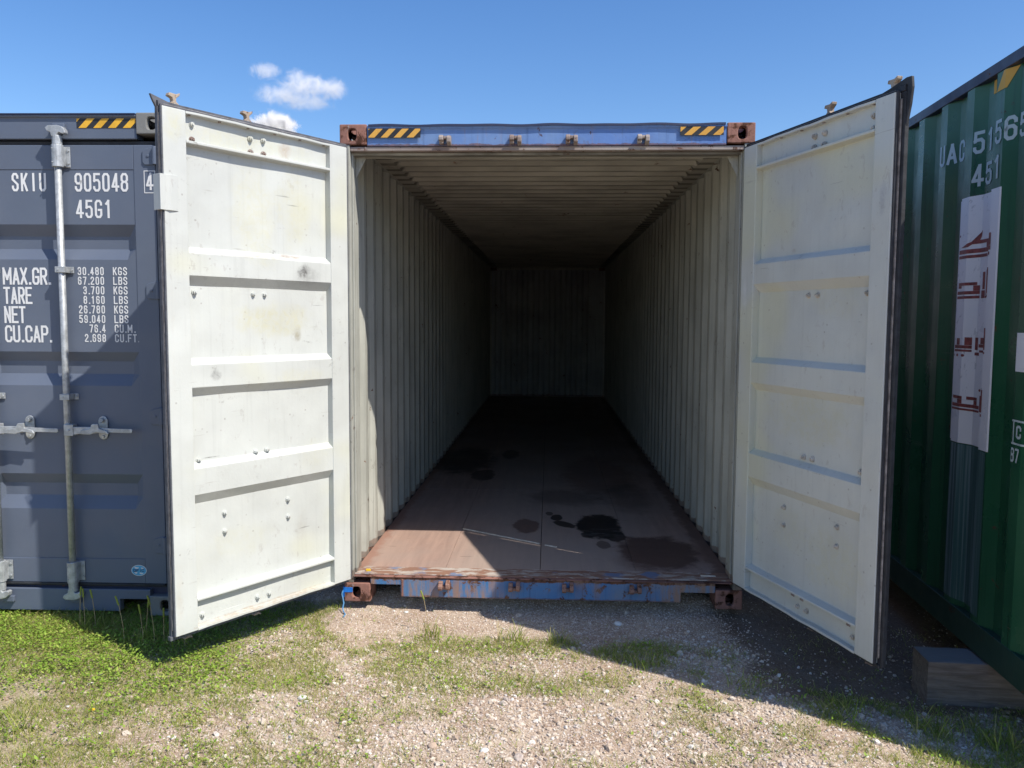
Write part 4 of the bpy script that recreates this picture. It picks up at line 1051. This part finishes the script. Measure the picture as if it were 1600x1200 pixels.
def np_mesh(name, co, faces, k, mat, smooth=False):
    me = bpy.data.meshes.new(name); me.vertices.add(len(co)); me.vertices.foreach_set('co', co.astype(np.float32).ravel())
    nf = len(faces); me.loops.add(nf*k); me.loops.foreach_set('vertex_index', faces.astype(np.int32).ravel())
    me.polygons.add(nf); me.polygons.foreach_set('loop_start', np.arange(0, nf*k, k, dtype=np.int32))
    me.polygons.foreach_set('loop_total', np.full(nf, k, dtype=np.int32))
    me.polygons.foreach_set('use_smooth', np.full(nf, smooth)); me.materials.append(mat); me.update(calc_edges=True); me.validate()
    o = bpy.data.objects.new(name, me); COL.objects.link(o); return o
g = np_mesh('ground', co, quads, 4, M['ground'], True); tag(g, 'reddish stony earth with gravel in front of the containers', None, None, 'structure')

def inside_cont(x, y):
    a = (np.abs(x) < 1.2) & (y > .35)
    b_ = (x < -2.15) & (y > -.15)
    w = a0+bsl*y
    c = (x > w+.35) & (y > yN)
    return a | b_ | c
# --- gravel stones
ico = bmesh.new(); bmesh.ops.create_icosphere(ico, subdivisions=1, radius=1.0)
iv0 = np.array([v.co[:] for v in ico.verts]); if0 = np.array([[v.index for v in f.verts] for f in ico.faces]); ico.free()
ico = bmesh.new(); bmesh.ops.create_icosphere(ico, subdivisions=2, radius=1.0)
iv1 = np.array([v.co[:] for v in ico.verts]); if1 = np.array([[v.index for v in f.verts] for f in ico.faces]); ico.free()
def rotm(n):
    q = RNG.normal(size=(n, 4)); q /= np.linalg.norm(q, axis=1, keepdims=True); w, x, y, z = q.T
    return np.stack([1-2*(y*y+z*z), 2*(x*y-z*w), 2*(x*z+y*w), 2*(x*y+z*w), 1-2*(x*x+z*z), 2*(y*z-x*w), 2*(x*z-y*w), 2*(y*z+x*w), 1-2*(x*x+y*y)], -1).reshape(n, 3, 3)
def stones(name, x, y, r, iv, if_, mat, sink=.15):
    n = len(x); nv = len(iv)
    var = iv[None]*(1+RNG.normal(0, .16, (16, nv, 1)))
    V = var[RNG.integers(0, 16, n)]
    V = V*np.stack([RNG.uniform(.75, 1.3, n), RNG.uniform(.7, 1.1, n), RNG.uniform(.5, .85, n)], -1)[:, None, :]
    Rm = rotm(n); V = np.einsum('nij,nvj->nvi', Rm, V); V[:, :, 2] *= .75
    V = V*r[:, None, None]
    z = gh(x, y)+r*(.5-sink)*.6
    V += np.stack([x, y, z], -1)[:, None, :]
    F = if_[None]+(np.arange(n)*nv)[:, None, None]
    return np_mesh(name, V.reshape(-1, 3), F.reshape(-1, 3), 3, mat)
def gravel_density(x, y):
    g_ = sm(x, -2.3, -.4)*.9+.12
    g_ = g_*(.35+.9*sm(fbm(x, y, 2.2, 21), .35, .6))
    g_ = np.where((y > -.33) & (y < .5) & (np.abs(x) < 1.4), np.maximum(g_, .8), g_)
    g_ = g_*(1-.93*sm(x, .8, 1.3)*sm(y, -1.35, -.95))
    return np.clip(g_, 0, 1)
n = 135000
x = RNG.uniform(-3.2, 3.0, n); y = RNG.uniform(-2.9, .55, n)
keep = (RNG.random(n) < gravel_density(x, y)) & ~inside_cont(x, y)
x, y = x[keep], y[keep]; r = RNG.lognormal(math.log(.0045), .40, len(x)); r = np.clip(r, .003, .014)
r = r*np.where(y > -.35, .75, 1.12)
go = stones('gravel', x, y, r, iv0, if0, M['stone']); tag(go, 'fine pinkish gravel and white chips lying over the earth', 'gravel', None, 'stuff')
n = 4600
x = RNG.uniform(-3.0, 2.9, n); y = RNG.uniform(-2.9, .4, n)
keep = (RNG.random(n) < gravel_density(x, y)*np.where(y < -.5, .8, .10)) & ~inside_cont(x, y); x, y = x[keep], y[keep]
r = np.clip(RNG.lognormal(math.log(.0105), .30, len(x)), .007, .022)
go = stones('pebbles', x, y, r, iv1, if1, M['stone']); tag(go, 'larger pale pebbles scattered among the gravel', 'gravel', None, 'stuff')

# --- green cover
BL = [ # x, y, rx, ry, weight : extra patches
 (-.15, -.50, .85, .10, .75), (.05, -.52, .35, .10, .9), (-.9, -.62, .5, .16, .8), (-.75, -.75, .4, .2, .6), (.62, -.62, .34, .085, 1.1), (.95, -.78, .22, .08, .9), (.50, -.50, .2, .08, .8),
 (-.25, -.95, .35, .12, .7), (.1, -1.0, .4, .12, .6), (.35, -.92, .3, .1, .5), (.75, -1.45, .16, .25, 1.0), (.78, -1.15, .12, .15, .6), (1.35, -1.35, .35, .2, .9), (1.9, -1.30, .5, .3, 1.0), (1.55, -1.2, .35, .14, 1.1), (1.1, -.98, .35, .09, .9),
 (-.1, -1.6, .15, .1, .6), (.15, -1.75, .2, .1, .5), (2.1, -1.6, .4, .3, .7), (-1.35, -.7, .4, .2, .6), (1.2, -1.05, .3, .1, .5), (-.55, -1.35, .15, .2, .5)]
def green_density(x, y):
    lush = sm(-x, 1.5, 2.1)*sm(y, -1.35, -.75)
    left = sm(-x, .1, 1.3)*1.0
    n1 = fbm(x, y, 3.2, 41); n2 = fbm(x, y, 11, 51)
    d = left*(.16+.84*sm(n1*.6+n2*.4, .33, .55))+lush*(.6+.6*n2)
    d = d+.6*sm(-x, .7, 1.7)*sm(-y, 1.0, 1.5)*sm(n2*.6+n1*.4, .36, .54)
    for cx_, cy_, rx, ry, w in BL:
        d = d+w*np.exp(-((x-cx_)/rx)**2-((y-cy_)/ry)**2)*sm(n2*.5+n1*.5, .36, .56)
    d = d+.06*sm(n1*.3+n2*.7, .5, .66)
    d = d*np.where((y > -.36) & (np.abs(x) < 1.25), .05, 1)
    return np.clip(d, 0, 1)
def blades(name, x, y, h, w, mat, lean=.5, curve=.6):
    n = len(x); a = RNG.uniform(0, 2*np.pi, n); b_ = RNG.uniform(0, 2*np.pi, n)
    z = gh(x, y)-.004; wx, wy = np.cos(a)*w/2, np.sin(a)*w/2
    lx, ly = np.cos(b_), np.sin(b_); ln = RNG.uniform(.1, 1, n)*lean*h; cu = RNG.uniform(.2, 1, n)*curve*h
    P = np.zeros((n, 7, 3))
    for k, (f_, ws, cf) in enumerate(((0, 1, 0), (.4, .9, .12), (.75, .6, .45))):
        cx_ = x+lx*(ln*f_+cu*cf); cy_ = y+ly*(ln*f_+cu*cf); cz = z+h*f_*(1-.12*cf)
        P[:, 2*k] = np.stack([cx_-wx*ws, cy_-wy*ws, cz], -1); P[:, 2*k+1] = np.stack([cx_+wx*ws, cy_+wy*ws, cz], -1)
    P[:, 6] = np.stack([x+lx*(ln+cu), y+ly*(ln+cu), z+h*.88], -1)
    F = np.array([[0, 1, 3], [0, 3, 2], [2, 3, 5], [2, 5, 4], [4, 5, 6]])
    F = F[None]+(np.arange(n)*7)[:, None, None]
    return P.reshape(-1, 3), F.reshape(-1, 3)
def scatter(n, x0, x1, y0, y1, dens):
    x = RNG.uniform(x0, x1, n); y = RNG.uniform(y0, y1, n); k = (RNG.random(n) < dens(x, y)) & ~inside_cont(x, y); return x[k], y[k]
x, y = scatter(360000, -3.3, 3.0, -2.6, .1, green_density)
tall = np.exp(-((x+2.6)/.5)**2-((y+.42)/.25)**2)+.5*np.exp(-((x-2.0)/.5)**2-((y+1.4)/.3)**2)+.35*np.exp(-((x-.7)/.5)**2-((y+.6)/.1)**2)+.3*np.exp(-((x-0)/.6)**2-((y+.47)/.06)**2)
h = RNG.uniform(.010, .040, len(x))*(1+2.3*tall*RNG.random(len(x))); w = RNG.uniform(.0014, .0030, len(x))
v, f = blades('grass', x, y, h, w, M['grass'], .7, .8)
o = np_mesh('grass', v, f, 3, M['grass']); tag(o, 'short patchy grass growing through the gravel', 'grass', None, 'stuff')
# small round-leaved ground cover
def leaf_density(x, y):
    lush = sm(-x, 1.35, 1.9)*sm(y, -1.45, -.8); n2 = fbm(x, y, 8, 77)
    return np.clip(lush*(.25+1.1*sm(n2, .3, .6))+green_density(x, y)*.24*sm(n2, .42, .62), 0, 1)
x, y = scatter(170000, -3.3, 3.0, -2.6, .0, leaf_density)
n = len(x); a = RNG.uniform(0, 2*np.pi, n); s_ = RNG.uniform(.004, .0095, n); tl = RNG.uniform(-.2, .7, n); hh = RNG.uniform(.004, .03, n)*(1+.8*sm(-x, 1.5, 2.2))
dx, dy = np.cos(a), np.sin(a); z = gh(x, y)+hh
P = np.zeros((n, 6, 3))
for k, (u, w_) in enumerate(((0, 0), (.8, -.62), (1.6, -.5), (2.1, 0), (1.6, .5), (.8, .62))):
    P[:, k] = np.stack([x+s_*(u*dx-w_*dy), y+s_*(u*dy+w_*dx), z+s_*u*tl-.25*s_*abs(w_)], -1)
F = np.array([[0, 1, 5], [1, 4, 5], [1, 2, 4], [2, 3, 4]])[None]+(np.arange(n)*6)[:, None, None]
o = np_mesh('ground_cover', P.reshape(-1, 3), F.reshape(-1, 3), 3, M['leaf']); tag(o, 'low bright green clover-like leaves, densest beside the grey container', 'weeds', None, 'stuff')
# dry straw bits
x, y = scatter(42000, -3.2, 2.6, -2.5, -.35, lambda a, b: np.clip(.12+.75*sm(fbm(a, b, 2.6, 91), .42, .62)*np.exp(-((b+.8)/.5)**2)+.5*green_density(a, b), 0, 1)*sm(-a, -1.6, -.4))
n = len(x); v, f = blades('straw', x, y, RNG.uniform(.003, .010, n), RNG.uniform(.0012, .0024, n), M['straw'], 4.5, 1.6)
o = np_mesh('dry_straw', v, f, 3, M['straw']); tag(o, 'bits of dry straw scattered over the earth', 'straw', None, 'stuff')

# --- individual weed tufts
def tuft(x, y, nb, h, spread, label, seeds=0, lean=.45):
    root = empty('weed', (x, y, float(gh(x, y))))
    px = RNG.normal(0, spread, nb); py = RNG.normal(0, spread*.8, nb); h *= 1.35; hh = RNG.uniform(.35, 1, nb)*h
    v, f = blades('b', x+px, y+py, hh, RNG.uniform(.0028, .0052, nb), None, lean, .5)
    v = v-np.array([x, y, float(gh(x, y))])
    o = np_mesh('blades', v, f, 3, M['grass']); o.parent = root; o['kind'] = 'stuff'
    for i in range(seeds):
        ax, ay = RNG.normal(0, spread*1.3), RNG.normal(0, spread); hs = h*RNG.uniform(1.2, 1.8); lx = RNG.uniform(-.03, .03)
        mb = MB(); mb.tube([(ax, ay, -.01), (ax+lx*.3, ay, hs*.5), (ax+lx, ay, hs)], .0018, 5); mb.build('stem', M['straw'], root)
        mb = MB(); mb.tube([(ax+lx, ay, hs), (ax+lx*1.2, ay, hs+.012), (ax+lx*1.4, ay, hs+.03), (ax+lx*1.7, ay, hs+.05)], .0048, 6); mb.build('seed_head', M['grass'], root)
    tag(root, label, 'weed', 'weeds and tufts rooted in the gravel'); return root
tuft(-.62, -.39, 60, .10, .05, 'brownish green tuft in the lit gravel, left of the middle of the sill', 1)
tuft(-.16, -.42, 55, .11, .035, 'upright green tuft in the lit gravel below the sill, second from left', 0)
tuft(.10, -.44, 55, .09, .04, 'green tuft at the shadow edge in front of the sill, third from left', 0)
tuft(.56, -.70, 70, .06, .06, 'low tuft at the shadow line in front of the right door', 0)
tuft(1.00, -.92, 45, .07, .05, 'thin tuft in the shade below the right door', 0, .8)
tuft(1.42, -1.16, 55, .08, .06, 'tuft on the shadow boundary to the left of the wooden sleeper', 0, .7)
tuft(1.78, -1.22, 60, .12, .06, 'taller grassy tuft in shade directly in front of the wooden sleeper', 0, .6)
tuft(2.02, -1.35, 60, .12, .07, 'tall tuft at the right edge under the green container', 0, .6)
tuft(-2.58, -.47, 70, .10, .06, 'seeding tuft in sun in front of the grey container, left side', 3)
tuft(-2.12, -.66, 60, .10, .05, 'seeding tuft in the shade of the left door, beside the lit grass', 4)
tuft(-1.93, -.68, 40, .09, .04, 'thin seeding tuft just left of the free corner of the left door', 3)
tuft(-2.25, -1.6, 60, .09, .08, 'pale spreading tuft at the bottom left corner', 1, .9)

# =================================================================== SMALL THINGS
# timber sleeper that carries the green container
bz = float(gh(2.1, -.83))
b = bmesh.new(); bmesh.ops.create_cube(b, size=1)
bmesh.ops.subdivide_edges(b, edges=b.edges[:], cuts=9, use_grid_fill=True)
zt_ = gz2-bz-.002
for v in b.verts:
    x_, y_, z_ = (v.co.x+.5)*.54, v.co.y*.20, (v.co.z+.5)*(zt_+.05)-.05
    e = (abs(v.co.y) > .49)+(abs(v.co.x) > .49)+(v.co.z > .49)
    nz_ = float(fbm(np.array(x_*9+3), np.array((y_+z_)*38), 1.0, 13))-.5
    if z_ < zt_-.002: y_ += nz_*.014; x_ += nz_*.010
    if e >= 2: z_ -= (z_ > zt_-.01)*(.004+.010*abs(nz_)); y_ *= .965
    if z_ > zt_-.004: z_ = zt_-.001-(.003 if e < 2 and nz_ > .1 else 0)
    v.co = (x_, y_, z_)
me = bpy.data.meshes.new('timber_sleeper'); b.to_mesh(me); b.free(); me.materials.append(M['timber'])
o = bpy.data.objects.new('timber_sleeper', me); COL.objects.link(o); o.location = (1.905, -.83, bz); o.rotation_euler = (0, 0, -.06)
tag(o, 'weathered timber block carrying the green container, beside the right door', 'timber block')
# strap round the lower left casting
strap = empty('strap', (-1.219, 0, .06))
mb = MB()
mb.prism([(-.004, .0), (.052, .001), (.052, .030), (-.004, .032)], -.0035, -.001, lambda u, w, d: (u, d, w))
mb.prism([(0, -.0045), (-.006, -.0045), (-.006, .03), (-.0015, .03)], -.03, .034, lambda u, w, d: (u, w, d))
mb.build('band', M['strap'], strap)
mb = MB(); pts = []
gzs = float(gh(-1.20, -.09))-.06
P_ = [(-.007, -.006, .012), (-.012, -.012, -.01), (-.006, -.016, -.03), (.004, -.03, -.06), (.002, -.05, -.085), (.012, -.075, gzs+.012), (.03, -.1, gzs+.004), (.03, -.14, gzs+.004)]
mb.tube(P_, .0042, 6); mb.build('cord', M['cordblue'], strap)
tag(strap, 'blue strap and frayed cord hanging from the lower left corner casting', 'strap')
# yellow tag on the sill
o = MB().box(-.014, .014, -.006, .006, 0, .014).build('yellow_clip', M['yplastic'], None, bevel=.002, loc=(-1.085, .075, .1712)); tag(o, 'small yellow plastic clip lying on the rusty sill at the left', 'clip')
# lath on the floor
def lath(p, q, w, label):
    p, q = Vector(p), Vector(q); d = q-p; L_ = d.length
    mb = MB(); mb.box(0, L_, -w/2, w/2, 0, .006); o = mb.build('lath', M['lath'], None, bevel=.001, loc=tuple(p)); o.rotation_euler = (0, 0, math.atan2(d.y, d.x)); tag(o, label, 'lath', 'pale laths lying on the container floor'); return o
lath((-.60, 1.14, .1712), (-.02, .765, .1712), .016, 'long thin pale lath lying on the container floor')
lath((.02, .735, .1712), (.10, .685, .1712), .013, 'short pale lath lying at the right end of the long one')
lath((.985, .105, .1715), (1.075, .098, .1715), .014, 'small pale lath resting on the sill near the right door')
# yellow scrap and stones in the foreground
o = MB().box(-.013, .013, -.005, .005, 0, .008).build('yellow_scrap', M['yplastic'], None, bevel=.002, loc=(-2.02, -1.40, float(gh(-2.02, -1.40))+.006)); o.rotation_euler = (.2, .1, .3); tag(o, 'yellow plastic scrap on the bare patch at lower left', 'scrap')
def stone(x, y, r, label, col):
    b = bmesh.new(); bmesh.ops.create_icosphere(b, subdivisions=3, radius=1)
    sd_ = random.random()*50
    for v in b.verts:
        k = 1+.28*(float(fbm(np.array(v.co.x*1.1+sd_), np.array(v.co.y*1.1+v.co.z+sd_), 1.2, 5))-.5); v.co *= k; v.co.z *= .6; v.co.x *= 1.2
    for v in b.verts: v.co *= r
    me = bpy.data.meshes.new('stone'); b.to_mesh(me); b.free(); me.materials.append(col)
    for p in me.polygons: p.use_smooth = True
    o = bpy.data.objects.new('stone', me); COL.objects.link(o); o.location = (x, y, float(gh(x, y))+r*.3); o.rotation_euler = (0, 0, random.random()*6); tag(o, label, 'stone', 'larger stones in the foreground'); return o
M['whitestone'] = plain('white_stone', (.66, .64, .60), .85, 0, .5, .12, 30)
M['tanstone'] = plain('tan_stone', (.48, .36, .27), .85, 0, .5, .15, 30)
stone(-1.12, -1.19, .018, 'round white stone in the patchy grass below the left door', M['whitestone'])
stone(-.44, -1.60, .020, 'tan stone near the bottom edge left of the middle', M['tanstone'])
stone(-.22, -1.62, .016, 'white stone near the bottom edge in the middle', M['whitestone'])
stone(.33, -1.02, .014, 'flat pale stone in the gravel in front of the sill', M['whitestone'])
stone(-.10, -.97, .014, 'orange-tan stone between the small green patches', M['tanstone'])
stone(.46, -.12, .022, 'pale stone in the shade under the sill', M['whitestone'])
stone(-.83, -.02, .012, 'white stone at the shadow edge beneath the sill', M['whitestone'])

# =================================================================== CLOUDS
def cloud(name, direction_px, dist, blobs, dens, label, nscale):
    """smooth merged puffs as one closed mesh, filled with a soft scattering volume"""
    px, py = direction_px
    dvec = (fw*1266.7+r2*(px-800)-u2*(py-600)).normalized()
    org_ = m.translation+dvec*dist; s = dist/1266.7
    mball = []
    right = Vector((dvec.y, -dvec.x, 0)).normalized(); upv = Vector((0, 0, 1)); dep = right.cross(upv)
    b = bmesh.new()
    xs_ = [bb[0] for bb in blobs]
    x0, x1 = min(bb[0]-bb[2] for bb in blobs)-6, max(bb[0]+bb[2] for bb in blobs)+6
    z0, z1 = min(bb[1]-bb[3] for bb in blobs)-6, max(bb[1]+bb[3] for bb in blobs)+6
    dd = max(bb[3] for bb in blobs)*1.3
    mb = MB()
    mb.box(x0*s, x1*s, -dd*s, dd*s, z0*s, z1*s)
    t = NT(name+'_vapour'); nt = t.t
    nt.nodes.remove(t.b)
    o_ = [n for n in nt.nodes if n.type == 'OUTPUT_MATERIAL'][0]
    x, y, z = t.sep()
    wv = t.math('MULTIPLY', t.math('SUBTRACT', t.noise(nscale/s*1.25, 9, .7, None, 1.2), .5), 4.2)
    f_ = None
    for (cx_, cz_, rx, rz) in blobs:
        u = t.math('DIVIDE', t.math('SUBTRACT', x, cx_*s), rx*s); w = t.math('DIVIDE', t.math('SUBTRACT', z, cz_*s), rz*s); v_ = t.math('DIVIDE', y, rz*1.15*s)
        q = t.math('ADD', t.math('ADD', t.math('MULTIPLY', u, u), t.math('MULTIPLY', w, w)), t.math('MULTIPLY', v_, v_))
        q = t.math('SUBTRACT', 1.0, q)
        f_ = q if f_ is None else t.math('MAXIMUM', f_, q)
    f_ = t.ramp(t.math('ADD', f_, wv), -.05, 1.5)
    pv = t.n('ShaderNodeVolumePrincipled'); pv.inputs['Color'].default_value = (1, 1, 1, 1); pv.inputs['Anisotropy'].default_value = -.1
    t.l(t.math('MULTIPLY', f_, dens/s), pv.inputs['Density'])
    t.l(pv.outputs[0], o_.inputs['Volume'])
    ob = mb.build(name, t.m, None, loc=tuple(org_)); ob.rotation_euler = (0, 0, math.atan2(right.y, right.x))
    tag(ob, label, 'cloud'); return ob
cloud('cloud', (465, 138), 1500, [(-44, 21, 24, 12), (10, 4, 40, 20), (45, 2, 26, 17), (-22, -11, 40, 16), (10, -18, 40, 14), (-2, 14, 18, 15)], .058,
      'thin grey-white cloud standing alone in the blue sky', .045)
cloud('cloud', (420, 196), 1500, [(6, -4, 34, 24), (-24, -10, 24, 14), (24, -16, 18, 20)], .6, 'bright white cloud partly hidden behind the left door', .05)
